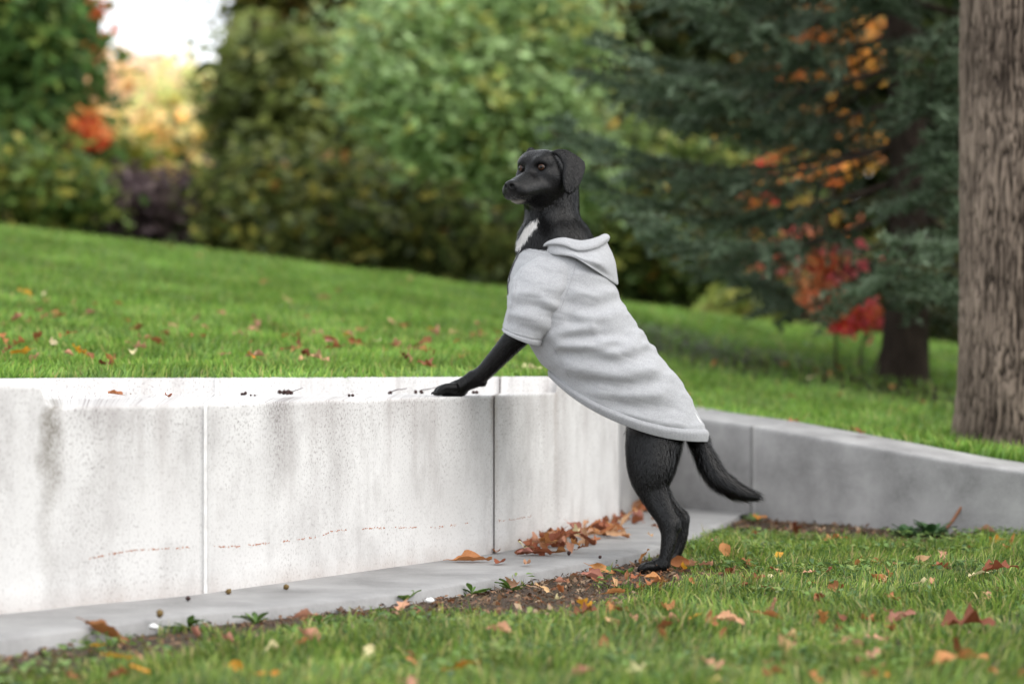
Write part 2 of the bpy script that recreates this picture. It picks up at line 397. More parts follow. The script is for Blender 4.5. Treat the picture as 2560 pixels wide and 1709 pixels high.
def wall_panel(s0, s1, inset=0., m_=None, name='wall_panel'):
    n = max(6, int((s1-s0)/12)); s = np.linspace(s0, s1, n)
    extra = []
    for e in (SEAT0, SEAT1):
        if s0 < e < s1: extra += [e-9, e-4, e+4, e+9]
    s = np.unique(np.concatenate([s, extra]))
    f = front_at(s); q = back_at(s); nrm = q-f; nrm /= np.linalg.norm(nrm, axis=1)[:, None]; f = f+nrm*inset; q = q+nrm*inset
    seat = np.clip((s-(SEAT0-12))/24, 0, 1)*np.clip(((SEAT1+3)-s)/6, 0, 1)
    ze = Z_TOP+(Z_SEAT-Z_TOP)*seat-inset*.6                          # height of the front edge
    prof = []
    wob = .0025*(fbm(arc(s)*9, 0)-.5)
    for h in np.concatenate([np.linspace(-.06, .9, 12)]): prof.append((f+nrm*wob[:, None], np.where(h < 0, -.06, h*ze), None))
    r = .012
    for a in np.linspace(0, math.pi/2, 6): prof.append((f+nrm*(r-r*math.cos(a)), ze-r+r*math.sin(a), None))
    prof.append((f+(q-f)*.5, ze+.0, None))
    prof.append((q-nrm*.012, ze, None)); prof.append((q-nrm*.003, ze+.004*seat, None))
    zt = np.full_like(ze, Z_TOP-inset*.6)
    prof.append((q+nrm*.012, ze+(zt-ze)*.85, None)); prof.append((q+nrm*.018, ze+(zt-ze)*.96, None)); prof.append((q+nrm*.026, zt, None))
    prof.append((q+nrm*.15, zt+.001, None)); prof.append((q+nrm*.155, zt-.006, None)); prof.append((q+nrm*.155, zt*0-.06, None))
    V = np.stack([np.concatenate([p[0], np.broadcast_to(p[1], s.shape)[:, None]], 1) for p in prof], 0)
    uv = np.stack([np.broadcast_to(arc(s), V.shape[:2]), V[..., 2]+(np.arange(len(prof)) > 18)[:, None]*.01], -1).reshape(-1, 2)
    fc = grid_faces(len(prof), len(s)); m = len(s)
    # end caps
    col0 = np.arange(len(prof))*m; col1 = col0+m-1
    me = bpy.data.meshes.new('wall_panel')
    me.from_pydata(V.reshape(-1, 3).tolist(), [], fc.tolist()+[col0.tolist()[::-1], col1.tolist()]); me.update()
    lu = me.uv_layers.new(name='uv'); li = np.zeros(len(me.loops), np.int32); me.loops.foreach_get('vertex_index', li)
    lu.data.foreach_set('uv', uv[li].astype(np.float32).ravel())
    me.polygons.foreach_set('use_smooth', np.concatenate([np.ones(len(fc), bool), [False, False]]))
    me.materials.append(m_ or M_white); o = link(name, me, wall); return o
panels = [wall_panel(-900, 510.5), wall_panel(519.5, 1232.6), wall_panel(1235.6, 1548)]
wall_panel(509, 521, .0015, plain('joint_sealant', (.66, .65, .64), .6), 'joint_filler')
wall_panel(1231, 1237, .009, plain('joint_dark', (.10, .085, .075), .9), 'joint_filler')
# thin rust-brown line scratched along the wall: small flakes just proud of the face
def front_px(px, py):                      # point of the wall face seen at a pixel
    s = np.atleast_1d(px).astype(float); f = front_at(s)
    for _ in range(6):
        ppx = CX+f[:, 0]/f[:, 1]*FPX; s = s+(px-ppx); f = front_at(s)
    return np.concatenate([f, (CAMH-(py-HY)/FPX*f[:, 1])[:, None]], 1), s
M_rust = plain('rust_brown', (.42, .16, .08), .9)
def rust(pts, seed):
    r = np.random.default_rng(seed); pts = np.array(pts, float)
    x = np.sort(r.uniform(pts[0, 0], pts[-1, 0], int((pts[-1, 0]-pts[0, 0])*.42)))
    x = x[vnoise(x*.06, seed) > .36]; y = np.interp(x, pts[:, 0], pts[:, 1])+r.normal(0, 1.1, len(x))
    p, s = front_px(x, y); q = back_at(s)-front_at(s); q /= np.linalg.norm(q, axis=1)[:, None]
    t = np.stack([-q[:, 1], q[:, 0]], 1); t = np.concatenate([t, np.zeros((len(t), 1))], 1)
    p[:, :2] -= q*.0022
    w = r.uniform(.0008, .0026, (len(x), 1)); h = r.uniform(.0006, .0018, (len(x), 1)); up = np.array([[0, 0, 1.]])
    V = np.stack([p-t*w, p-up*h, p+t*w, p+up*h], 1).reshape(-1, 3)
    obj('rust_stain', V, np.arange(len(V)).reshape(-1, 4), M_rust, wall, smooth=False)
rust([(218, 1396), (300, 1380), (340, 1374), (478, 1367)], 1)
rust([(522, 1366), (590, 1365), (700, 1354), (800, 1340), (825, 1328), (930, 1319), (1040, 1318), (1052, 1314), (1060, 1320), (1085, 1318), (1120, 1313), (1176, 1307)], 2)
rust([(1240, 1303), (1300, 1295), (1330, 1290)], 3)

# grey wall on the right, with the short return towards the white wall
gwall = root('grey_wall', (*_g[1], 0), 'low grey stone wall sloping down to the right beside the lawn', 'wall')
def grey_panel(pts, zf, zb, thick, name='wall_panel'):
    pts = np.asarray(pts, float); n = 14*(len(pts)-1)+1
    p = cr(pts, n); zf = cr(zf, n); zb = cr(zb, n)
    t = np.gradient(p, axis=0); t /= np.linalg.norm(t, axis=1)[:, None]; nr = np.stack([-t[:, 1], t[:, 0]], 1)
    prof = [(0, -.08+0*zf)]+[(0., zf*h) for h in (.25, .5, .75, .93)]+[(.0, zf-.008), (.003, zf-.002), (.009, zf), (thick*.5, (zf+zb)/2), (thick-.01, zb), (thick, zb-.008), (thick, zb*0-.08)]
    V = np.stack([np.concatenate([p+nr*a, z[:, None]], 1) for a, z in prof], 0); fc = grid_faces(len(prof), n).tolist()
    c0 = [k*n for k in range(len(prof))]; me = bpy.data.meshes.new(name)
    me.from_pydata(V.reshape(-1, 3).tolist(), [], fc+[c0[::-1], [k+n-1 for k in c0]]); me.update()
    me.polygons.foreach_set('use_smooth', np.concatenate([np.ones(len(fc), bool), [False, False]])); me.materials.append(M_grey)
    return link(name, me, gwall)
e = front_at(1548)[0]
grey_panel(np.array([e+(_g[0]-e)*.012, (e+_g[0])/2+np.array([-.005, .0]), _g[0]-(_g[0]-e)*.01]), [.482, .43, .37], [.484, .44, .38], .28)
ga = _g[2]+(_g[1]-_g[2])*.012; gb = _g[2]+(_g[3]-_g[2])*.004
grey_panel([_g[0], _g[1], ga], _gz[:3], _gz[:3]+[.014, .014, .014], .2)
grey_panel([gb, _g[3], _g[4], _g[5]], _gz[2:], _gz[2:]+[.014, .012, .01, .01], .2)
jd = _g[2]+np.array([.015, .02]); V = []
for a in (ga+(ga-gb)*.5, gb+(gb-ga)*.5):
    for z in (-.05, _gz[2]-.014): V.append((a[0]+.010, a[1]+.012, z))
obj('joint_filler', np.array(V), np.array([(0, 1, 3, 2)]), plain('joint_mortar', (.16, .14, .13), .9), gwall, smooth=False)
# grey kerb stone behind the white wall
k0 = P(1235, 940, 7.6); k1 = P(1420, 935, 8.3)
kd = (k1-k0)[:2]; kd /= np.linalg.norm(kd); kn = np.array([-kd[1], kd[0]])
sec = [(0, .40), (0, .488), (.01, .497), (.17, .503), (.18, .496), (.18, .40)]
V = np.array([[(*(p[:2]+kn*a), z) for (a, z) in sec] for p in (k0, k0*.67+k1*.33, k0*.33+k1*.67, k1)]).reshape(-1, 3)
fc = grid_faces(4, 6).tolist()+[list(range(6)), list(range(23, 17, -1))]
me = bpy.data.meshes.new('kerb_stone'); me.from_pydata(V.tolist(), [], fc); me.materials.append(M_grey); me.update()
tag(link('kerb_stone', me), 'grey kerb stone lying in the grass behind the white wall', 'kerb')

# ------------------------------------------------------------------ grass
EPX = None
def inside_front(xy):                      # True where the front lawn may grow (in front of the paved strip and the grey wall)
    line = np.vstack([E, _g[3:5]+np.array([-.02, -.02]), _g[5]])
    pts = line; ok = np.ones(len(xy), bool)
    # project by angle from a point far behind the walls: use winding of polygon instead
    poly = np.vstack([E[0]+np.array([-.2, -.3]), E, _g[2:5]+[-.01, -.012], _g[5], [4, 6.8], [4, -2], [-4, -2], [-4, 3.0]])
    x, y = xy[:, 0], xy[:, 1]; c = np.zeros(len(xy), bool); j = len(poly)-1
    for i in range(len(poly)):
        xi, yi = poly[i]; xj, yj = poly[j]
        c ^= ((yi > y) != (yj > y)) & (x < (xj-xi)*(y-yi)/(yj-yi+1e-12)+xi); j = i
    return c
def dirt_mask(xy):                          # 1 = bare soil
    px = proj(np.column_stack([xy, np.full(len(xy), LAWN_Z)]))
    m = np.zeros(len(xy))
    for cx, cy, rx, ry, a in ((1330, 1500, 210, 42, 1.25), (1590, 1440, 130, 26, 1.1), (1420, 1470, 120, 30, 1.0), (1130, 1505, 150, 28, 1.0), (1000, 1512, 120, 22, .8), (90, 1612, 170, 22, .9), (700, 1548, 150, 20, .8), (1800, 1440, 120, 22, .5), (640, 1580, 90, 14, .5), (2150, 1318, 420, 24, 1.3), (2330, 1335, 120, 22, 1.2)):
        m = np.maximum(m, a*np.exp(-(((px[:, 0]-cx)/rx)**2+((px[:, 1]-cy)/ry)**2)))
    m = m*(.75+1.1*fbm(xy[:, 0]*9, xy[:, 1]*9))
    dE = np.min(np.linalg.norm(xy[:, None, :]-E[None, ::6], axis=2), axis=1)
    wE = np.interp(px[:, 0], [-200, 900, 1250, 1700, 1850], [.24, .24, .16, .09, .05])
    return np.clip(m+1.3*np.exp(-(dE/wE)**2)*np.clip(4.5*fbm(xy[:, 0]*7, xy[:, 1]*8, 2.)-1.55, 0, 1), 0, 1)
def blades(base, hgt, wid, lean, col, tipcol, r, flop=None):
    n = len(base); th = r.uniform(0, 2*math.pi, n); side = np.stack([np.cos(th), np.sin(th), np.zeros(n)], 1)
    ph = r.uniform(0, 2*math.pi, n) if flop is None else flop+r.normal(0, .9, n)
    fw = np.stack([np.cos(ph), np.sin(ph), np.zeros(n)], 1); up = np.array([[0, 0, 1.]])
    h = hgt[:, None]; le = lean[:, None]; w = wid[:, None]
    p1 = base+up*h*.55*np.cos(le*.5)+fw*h*.55*np.sin(le*.5)
    p2 = p1+up*h*.5*np.cos(le*1.5)+fw*h*.5*np.sin(le*1.5)
    V = np.stack([base-side*w*.5, base+side*w*.5, p1-side*w*.42, p1+side*w*.42, p2], 1).reshape(-1, 3)
    o = (np.arange(n)*5)[:, None]
    Fq = o+np.array([[0, 1, 3, 2]]); Ft = o+np.array([[2, 3, 4]])
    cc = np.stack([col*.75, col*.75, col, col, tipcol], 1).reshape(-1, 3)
    return V, [Fq, Ft], cc
def pick(pal, n, r, wt=None):
    pal = np.array(pal, float); i = r.choice(len(pal), n, p=None if wt is None else np.array(wt)/np.sum(wt)); return pal[i]
GP = [(.13, .22, .035), (.19, .28, .045), (.095, .18, .04), (.27, .32, .07), (.38, .33, .14), (.06, .12, .028)]
r = np.random.default_rng(11); nb = 230000
d = np.sqrt(r.uniform(3.9**2, 8.7**2, nb)); xx = r.uniform(-.265, .265, nb)*d; xy = np.column_stack([xx, d])
ok = inside_front(xy); xy = xy[ok]
dm = dirt_mask(xy); keep = r.uniform(0, 1, len(xy)) > dm*1.05; dead = (~keep) & (r.uniform(0, 1, len(xy)) < .3)
cl = fbm(xy[:, 0]*5, xy[:, 1]*5, 3.3)
def build_blades(xy, hscale, pal, wt, name, label, cat, lean_m=.5, seed=1, zf=lawn_z, widths=(.0026, .0050), hmin=.018, hmax=.052, jitter=.2):
    r = np.random.default_rng(seed); n = len(xy)
    base = np.column_stack([xy, zf(xy[:, 0], xy[:, 1])-.004])
    h = r.uniform(hmin, hmax, n)*hscale; lean = np.abs(r.normal(lean_m, .35, n))
    col = pick(pal, n, r, wt)*r.uniform(1-jitter, 1+jitter, (n, 1))*(.5+1.0*fbm(xy[:, 0]*4.2, xy[:, 1]*4.2, 9))[:, None]
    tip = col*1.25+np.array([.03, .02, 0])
    V, Fc, cc = blades(base, h, r.uniform(*widths, n), lean, col, tip, r, flop=2*math.pi*vnoise(xy[:, 0]*4, xy[:, 1]*4, 1.7)*1.6)
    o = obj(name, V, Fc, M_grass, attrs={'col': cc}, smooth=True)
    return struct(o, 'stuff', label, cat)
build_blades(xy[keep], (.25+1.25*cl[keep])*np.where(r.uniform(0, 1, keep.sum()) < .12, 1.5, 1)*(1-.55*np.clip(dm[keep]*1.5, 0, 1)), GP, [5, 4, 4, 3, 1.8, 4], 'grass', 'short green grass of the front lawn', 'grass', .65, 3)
build_blades(xy[dead], .3+.35*cl[dead], [(.13, .085, .045), (.09, .055, .03), (.20, .13, .07), (.10, .06, .045)], [3, 3, 2, 2], 'dead_grass', 'brown dead grass on the bare soil beside the paving', 'grass', 1.0, 4, widths=(.0016, .003))
r = np.random.default_rng(12); nb = 260000
d = 6.2+(r.uniform(0, 1, nb)**1.35)*10.3; xx = r.uniform(-.31, .29, nb)*d; xy = np.column_stack([xx, d])
ok = d > np.interp(xx, _hx, _hy)+.01; xy = xy[ok]
_a, _b = np.array([.7, 13.6]), np.array([2.1, 11.2]); _t = np.clip(((xy-_a)@(_b-_a))/((_b-_a)@(_b-_a)), 0, 1); spr = np.linalg.norm(xy-_a-_t[:, None]*(_b-_a), axis=1)                      # turf thinned along a band to darken it as spruce shade
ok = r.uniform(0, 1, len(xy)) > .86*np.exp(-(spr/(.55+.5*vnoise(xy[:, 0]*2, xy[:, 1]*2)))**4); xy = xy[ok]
far = np.clip((xy[:, 1]-7)/8, 0, 1)
build_blades(xy, (.6+.8*fbm(xy[:, 0]*3, xy[:, 1]*3, 5.))*(1+.25*far), [(.14, .27, .04), (.18, .32, .055), (.11, .22, .04), (.25, .35, .07), (.34, .33, .11)], [5, 5, 4, 3, 1], 'grass', 'bright green grass of the sloping upper lawn', 'grass', .55, 5, zf=hill_z, widths=(.004, .010), hmin=.03, hmax=.06)

# ------------------------------------------------------------------ the dog
D0 = 6.60; MPX = D0/FPX
def W(px, py, w=0.0): return P(px, py, D0+w)
dog = root('dog', (*W(1660, 1432, -.1)[:2], LAWN_Z), 'black dog in a grey hoodie standing with front paws on the wall', 'dog')
# --- implicit surface: smooth union of tapered limbs, meshed with surface nets
HS = 0.0026
yaw = math.radians(34)
HF = np.array([-math.sin(yaw), -math.cos(yaw), 0.]); HL = np.array([math.cos(yaw), -math.sin(yaw), 0.]); HU = np.array([0, 0, 1.])
HO = W(1330, 419, -.06)
def Hd(f, l, u): return HO+(HF*f+HL*l+HU*u)*.01
prims = []          # (kind, data, k, fur_length, op)
def cone(a, ra, b, rb, k=.03, fur=.010, sy=1.0, flow=None): prims.append(('c', (np.array(a), ra, np.array(b), rb, sy), k, fur, flow))
def limb(pts, k=.02, fur=.010, sy=1.0, rev=False):      # pts: (px, py, w, r_px)
    c = cr(np.array(pts, float), 1+(len(pts)-1)*5)
    prims.append(('l', (W(c[:, 0], c[:, 1], c[:, 2]), c[:, 3]*MPX, sy), k, fur, None))
def hcone(a, ra, b, rb, k=.02, fur=.005): cone(Hd(*a), ra*.01, Hd(*b), rb*.01, k, fur, 1.0, flow=np.array(-HF-.35*HU))
def hell(c, rad, k=.02, fur=.005, op='+'): prims.append(('e', (Hd(*c), np.array(rad)*.01, np.stack([HF, HL, HU])), k, fur, op if op == '-' else np.array(-HF-.3*HU)))
# torso, kept inside the hoodie
limb([(1396, 452, .012, 50), (1385, 500, .01, 62), (1381, 545, .008, 67), (1385, 585, .003, 73), (1392, 614, .0, 84)], .025, .014, .82)
limb([(1396, 630, 0, 84), (1425, 720, 0, 100), (1470, 830, 0, 97), (1560, 930, 0, 84), (1640, 1025, 0, 70)], .04, .012, .95)
limb([(1322, 590, 0, 18), (1335, 690, 0, 45)], .04, .016)                    # fore-chest
# near hind leg
limb([(1640, 1045, -.045, 66), (1631, 1105, -.05, 66), (1627, 1155, -.06, 60), (1625, 1188, -.065, 50), (1626, 1217, -.07, 37), (1636, 1250, -.078, 27), (1655, 1284, -.086, 22.5), (1673, 1310, -.09, 22)], .022, .012, .78)
limb([(1673, 1310, -.09, 22), (1672, 1345, -.095, 19), (1666, 1380, -.1, 15.5), (1660, 1408, -.1, 15.5)], .015, .007)
limb([(1686, 1302, -.09, 10), (1692, 1316, -.09, 9)], .015, .006)            # point of the hock
limb([(1655, 1230, -.075, 16), (1684, 1298, -.09, 9)], .02, .007)            # tendon
# far hind leg
limb([(1645, 1045, .045, 64), (1640, 1110, .055, 62), (1635, 1160, .075, 46), (1642, 1205, .09, 25), (1666, 1252, .105, 20), (1701, 1296, .115, 20)], .022, .012, .78)
limb([(1702, 1297, .115, 20), (1704, 1332, .115, 17), (1696, 1368, .115, 14.5), (1683, 1394, .112, 14)], .015, .007)
def paw(hx, hy, tx, ty, w, r0, rt, spread, dz=0.0):
    limb([(hx, hy, w, r0), (hx*.55+tx*.45, hy*.5+ty*.5, w, r0*.92)], .012, .005, .8)
    for i, (o, ln) in enumerate(((-1.5, .86), (-.5, 1.0), (.5, 1.0), (1.5, .86))):
        mx_ = hx+(tx-hx)*.5*ln; my = hy+(ty-hy)*.35
        ex = hx+(tx-hx)*ln; ey = ty
        limb([(mx_, my, w+o*spread*.8, rt*1.02), (hx+(tx-hx)*.78*ln, my*.45+ty*.55-3, w+o*spread, rt*1.05), (ex, ey, w+o*spread*1.05, rt*.8)], .006, .004)
paw(1650, 1413, 1602, 1422, -.10, 16.5, 11, .0165)
paw(1676, 1402, 1630, 1407, .10, 13.5, 8.5, .0145)
# front legs; the far one stands behind the near one
def foreleg(w0, w1, sh=0):
    x = lambda a: a+sh
    limb([(x(1350), 740, w0*.9, 48), (x(1318), 812, w0, 36), (x(1284), 848, w0*.85+w1*.15, 28), (x(1243), 893, w0*.5+w1*.5, 22.5), (x(1209), 929, w0*.2+w1*.8, 19), (x(1183), 947, w1, 18)], .02, .007, .85)
    limb([(x(1183), 947, w1, 18), (x(1156), 962, w1, 18), (x(1140), 969, w1, 18)], .012, .006)
    limb([(x(1198), 948, w1, 13), (x(1204), 956, w1, 8.5)], .012, .004)      # carpal pad
    limb([(x(1152), 977, w1, 12), (x(1147), 985, w1, 8)], .008, .004)        # heel pad
    for i, (o, ln) in enumerate(((-1.5, .88), (-.5, 1.0), (.5, 1.0), (1.5, .88))):
        ex = 1136+(1090-1136)*ln
        limb([(x(1136), 969, w1+o*.0125, 12.5), (x(1114), 969.5, w1+o*.0165, 11), (x(ex+8), 975, w1+o*.0172, 10.2), (x(ex+1), 980.5, w1+o*.0172, 7.5)], .0035, .003)
    limb([(x(1142), 976, w1, 14), (x(1112), 979, w1, 10.5)], .012, .004)
foreleg(-.095, .0)
foreleg(.10, .13, 4)
# tail
limb([(1715, 1045, 0, 24), (1741, 1085, 0, 20), (1752, 1115, 0, 19), (1767, 1152, 0, 22), (1788, 1187, 0, 22.5), (1818, 1213, 0, 19.5), (1850, 1230, 0, 14), (1878, 1238, 0, 7)], .015, .034)
# head (centimetres: forward, left, up from the midpoint between the eyes)
hell((-5.6, 0, -.3), (7.0, 6.1, 5.5), .02)
for s in (1, -1):
    hcone((.55, 2.5*s, .95), .55, (-1.2, 4.6*s, .75), .5, .008)
    hcone((.1, 2.0*s, 1.35), 1.0, (-1.6, 3.9*s, 1.75), 1.0, .012)
    hcone((-.3, 2.6*s, 1.25), 1.45, (-3.0, 2.9*s, 2.0), 2.4, .018)             # brow
    hcone((-1.0, 3.5*s, -2.2), 1.8, (-4.5, 4.1*s, -2.6), 2.9, .022)            # cheek bone
    hcone((0., 2.2*s, -5.3), 2.8, (7.7, 1.65*s, -7.0), 2.3, .014, .003)     # flews
    hcone((-4.5, 2.6*s, -4.8), 3.4, (-8, 2.2*s, -6), 3.6, .03)
hcone((-.4, 0, -2.5), 2.5, (8.5, 0, -6.0), 2.15, .022, .003)                 # bridge of the nose
hcone((-4, 0, -6.3), 3.5, (6.8, 0, -8.75), 1.5, .012, .003)                   # lower jaw
hcone((-5, 0, -7), 3.9, (-8.5, 0, -10), 5.0, .04)
hell((10.1, 0, -5.6), (1.6, 2.0, 1.6), .006, .0)                            # nose pad
for s in (1, -1):
    prims.append(('e', (Hd(11.4, .95*s, -5.7), np.array((1.0, .55, .6))*.01, np.stack([HF, HL, HU])), .003, 0, '-'))
    ml = [(8.8, .9*s, -9.15), (7.4, 2.4*s, -9.15), (4.6, 3.35*s, -8.7), (2.0, 4.3*s, -7.9)]
    for a, b in zip(ml[:-1], ml[1:]): prims.append(('s', (Hd(*a), .0012, Hd(*b), .0012, 1.0), .005, 0, '-'))
    prims.append(('e', (Hd(2.3, 2.75*s, -.4), np.array((1.5, .8, 1.0))*.01, np.stack([HF, HL, HU])), .024, 0, '-'))   # hollow beside the stop
# eye sockets
EYES = []
for s in (1, -1):
    n_ = np.array([.80, .60*s, .04]); n_ /= np.linalg.norm(n_)
    nw = HF*n_[0]+HL*n_[1]+HU*n_[2]; tw = np.cross(HU, nw); tw /= np.linalg.norm(tw); uw = np.cross(nw, tw)
    c0 = Hd(.45, 3.55*s, -.05)
    EYES.append((c0, nw, tw, uw))
    prims.append(('e', (c0+nw*.007, np.array((.017, .0108, .0062)), np.stack([nw, tw, uw])), .005, 0, '-'))
# ears: curved plates
def ear(poly, d, nrm, thick, bend, k):
    prims.append(('p', (np.array(poly, float), d, np.array(nrm)/np.linalg.norm(nrm), thick, bend), k, .006, np.array((0.1, 0, -1.))))
ear([(1380, 377), (1397, 371), (1416, 374), (1441, 387), (1463, 404), (1465, 419), (1458, 441), (1450, 461), (1437, 478), (1423, 487), (1412, 479), (1406, 462), (1404, 440), (1406, 412), (1398, 394)],
    6.532, (.30, -.94, .12), .0050, .9, .007)
ear([(1338, 374), (1330, 367), (1320, 371), (1314, 384), (1312, 400), (1316, 430), (1326, 450), (1338, 440), (1344, 400)], 6.66, (-.7, .7, .1), .004, 0., .010)

lo = np.array([W(1075, 1000)[0]-.03, D0-.24, LAWN_Z-.03]); hi_ = np.array([W(1895, 1000)[0]+.03, D0+.24, W(1300, 360)[2]+.02])
nx, ny, nz = [int(math.ceil((hi_[i]-lo[i])/HS)) for i in range(3)]
D = np.full((nx, ny, nz), .5, np.float32)
ax = [lo[i]+HS*np.arange(n) for i, n in enumerate((nx, ny, nz))]
def prim_d(kind, data, X, Y, Z):
    if kind in 'cs':
        a, ra, b, rb, sy = data; ab = b-a; ab2 = ab.copy(); ab2[1] /= sy; L2 = ab2@ab2
        dx, dy, dz = X-a[0], (Y-a[1])/sy, Z-a[2]
        t = np.clip((dx*ab2[0]+dy*ab2[1]+dz*ab2[2])/L2, 0, 1)
        return np.sqrt((dx-t*ab2[0])**2+(dy-t*ab2[1])**2+(dz-t*ab2[2])**2)-(ra+(rb-ra)*t)
    if kind == 'l':
        pts, rs, sy = data; best = None
        for i in range(len(pts)-1):
            q = prim_d('c', (pts[i], rs[i], pts[i+1], rs[i+1], sy), X, Y, Z); best = q if best is None else np.minimum(best, q)
        return best
    if kind == 'e':
        c, rad, R_ = data; dx, dy, dz = X-c[0], Y-c[1], Z-c[2]
        q = [(dx*R_[i, 0]+dy*R_[i, 1]+dz*R_[i, 2])/rad[i] for i in range(3)]
        k0 = np.sqrt(q[0]**2+q[1]**2+q[2]**2); k1 = np.sqrt((q[0]/rad[0])**2+(q[1]/rad[1])**2+(q[2]/rad[2])**2)
        return k0*(k0-1)/(k1+1e-9)
    poly, d, n, th, bend = data
    c = P(poly[:, 0].mean(), poly[:, 1].mean(), d)
    u = np.array([1., 0, 0]); u -= n*(u@n); u /= np.linalg.norm(u); v = np.cross(n, u)
    if v[2] < 0: v = -v
    rays = P(poly[:, 0], poly[:, 1], 1.0)-np.array([0, 0, CAMH])
    tt = ((c-np.array([0, 0, CAMH]))@n)/(rays@n); pts = np.array([0, 0, CAMH])+rays*tt[:, None]-c
    p2 = np.stack([pts@u, pts@v], 1)
    dx, dy, dz = X-c[0], Y-c[1], Z-c[2]
    a = dx*u[0]+dy*u[1]+dz*u[2]; b = dx*v[0]+dy*v[1]+dz*v[2]; hgt = dx*n[0]+dy*n[1]+dz*n[2]
    hgt = hgt+bend*(a*a*4.0+b*b*1.2)-bend*.004+bend*.5*(.0045*np.exp(-((a-.006-.2*b)/.009)**2)-.004*np.exp(-((a+.012-.15*b)/.008)**2))
    best = np.full(np.broadcast(a, b).shape, 1e9); s = np.ones_like(best); j = len(p2)-1
    for i in range(len(p2)):
        e = p2[j]-p2[i]; wa, wb = a-p2[i, 0], b-p2[i, 1]
        t = np.clip((wa*e[0]+wb*e[1])/(e@e), 0, 1)
        best = np.minimum(best, (wa-e[0]*t)**2+(wb-e[1]*t)**2)
        c1 = b >= p2[i, 1]; c2 = b < p2[j, 1]; c3 = e[0]*wb > e[1]*wa
        al = (c1 & c2 & c3) | (~c1 & ~c2 & ~c3); s = np.where(al, -s, s); j = i
    d2 = np.sqrt(best)*s+th*.8
    qx, qy = d2, np.abs(hgt)-th*.35
    return np.minimum(np.maximum(qx, qy), 0)+np.sqrt(np.maximum(qx, 0)**2+np.maximum(qy, 0)**2)-th*.65
def pbox(kind, data, mg):
    if kind in 'cs':
        a, ra, b, rb, sy = data; r_ = max(ra, rb)*max(1, sy)+mg; return np.minimum(a, b)-r_, np.maximum(a, b)+r_
    if kind == 'l':
        r_ = data[1].max()+mg; return data[0].min(0)-r_, data[0].max(0)+r_
    if kind == 'e': return data[0]-data[1].max()-mg, data[0]+data[1].max()+mg
    q = P(data[0][:, 0], data[0][:, 1], data[1]); return q.min(0)-.05-mg*0, q.max(0)+.05
for kind, data, k, fur, op in sorted(prims, key=lambda p: isinstance(p[4], str)):
    a, b = pbox(kind, data, k+.012)
    i0 = [max(0, int((a[i]-lo[i])/HS)) for i in range(3)]; i1 = [min(n, int((b[i]-lo[i])/HS)+2) for i, n in enumerate((nx, ny, nz))]
    sl = tuple(slice(p, q) for p, q in zip(i0, i1))
    Xg, Yg, Zg = ax[0][sl[0]][:, None, None], ax[1][sl[1]][None, :, None], ax[2][sl[2]][None, None, :]
    dd = prim_d(kind, data, Xg, Yg, Zg).astype(np.float32); cur = D[sl]
    if isinstance(op, str):
        h = np.maximum(k-np.abs(cur+dd), 0)/k; D[sl] = np.maximum(cur, -dd)+h*h*k*.25
    else:
        h = np.maximum(k-np.abs(cur-dd), 0)/k; D[sl] = np.minimum(cur, dd)-h*h*k*.25
def surface_nets(D, lo, h):
    s = (D < 0); cnt = np.zeros(tuple(n-1 for n in D.shape), np.uint8)
    offs = [(a, b, c) for a in (0, 1) for b in (0, 1) for c in (0, 1)]
    sh = D.shape; sub = lambda A, o: A[o[0]:sh[0]-1+o[0], o[1]:sh[1]-1+o[1], o[2]:sh[2]-1+o[2]]
    for o in offs: cnt += sub(s, o)
    act = np.argwhere((cnt > 0) & (cnt < 8)); idx = np.full(cnt.shape, -1, np.int32); idx[tuple(act.T)] = np.arange(len(act))
    val = {o: D[act[:, 0]+o[0], act[:, 1]+o[1], act[:, 2]+o[2]] for o in offs}
    acc = np.zeros((len(act), 3)); num = np.zeros(len(act))
    for o in offs:
        for a in range(3):
            if o[a] == 0:
                p = list(o); p[a] = 1; p = tuple(p); v0, v1 = val[o], val[p]; m = (v0 < 0) != (v1 < 0)
                t = np.where(m, v0/(v0-v1+1e-12), 0); pt = np.tile(np.array(o, float), (len(act), 1)); pt[:, a] = t
                acc += pt*m[:, None]; num += m
    V = lo+h*(act+acc/num[:, None]); Fs = []
    for a in range(3):
        b, c = (a+1) % 3, (a+2) % 3
        s0 = [slice(1, -1)]*3; s0[a] = slice(0, -1); s1 = [slice(1, -1)]*3; s1[a] = slice(1, None)
        A, B = s[tuple(s0)], s[tuple(s1)]; e = np.argwhere(A != B)
        if not len(e): continue
        flip = A[tuple(e.T)]; e = e+1; e[:, a] -= 1
        def cell(db, dc):
            q = e.copy(); q[:, b] -= db; q[:, c] -= dc; return idx[tuple(q.T)]
        f = np.stack([cell(1, 1), cell(0, 1), cell(0, 0), cell(1, 0)], 1)
        f[~flip] = f[~flip][:, ::-1]; Fs.append(f)
    return V, np.concatenate(Fs)
BV, BF = surface_nets(D, lo, HS)
BF = BF[(BF >= 0).all(1)]
def lap(V, Fq, it=2, lam=.5):
    e = np.concatenate([Fq[:, [0, 1]], Fq[:, [1, 2]], Fq[:, [2, 3]], Fq[:, [3, 0]]])
    for _ in range(it):
        S = np.zeros_like(V); n = np.zeros(len(V))
        for i in range(3): S[:, i] = np.bincount(e[:, 0], V[e[:, 1], i], len(V))+np.bincount(e[:, 1], V[e[:, 0], i], len(V))
        n = np.bincount(e[:, 0], minlength=len(V))+np.bincount(e[:, 1], minlength=len(V))
        V = V+lam*(S/n[:, None]-V)
    return V
BV = lap(BV, BF, 2)
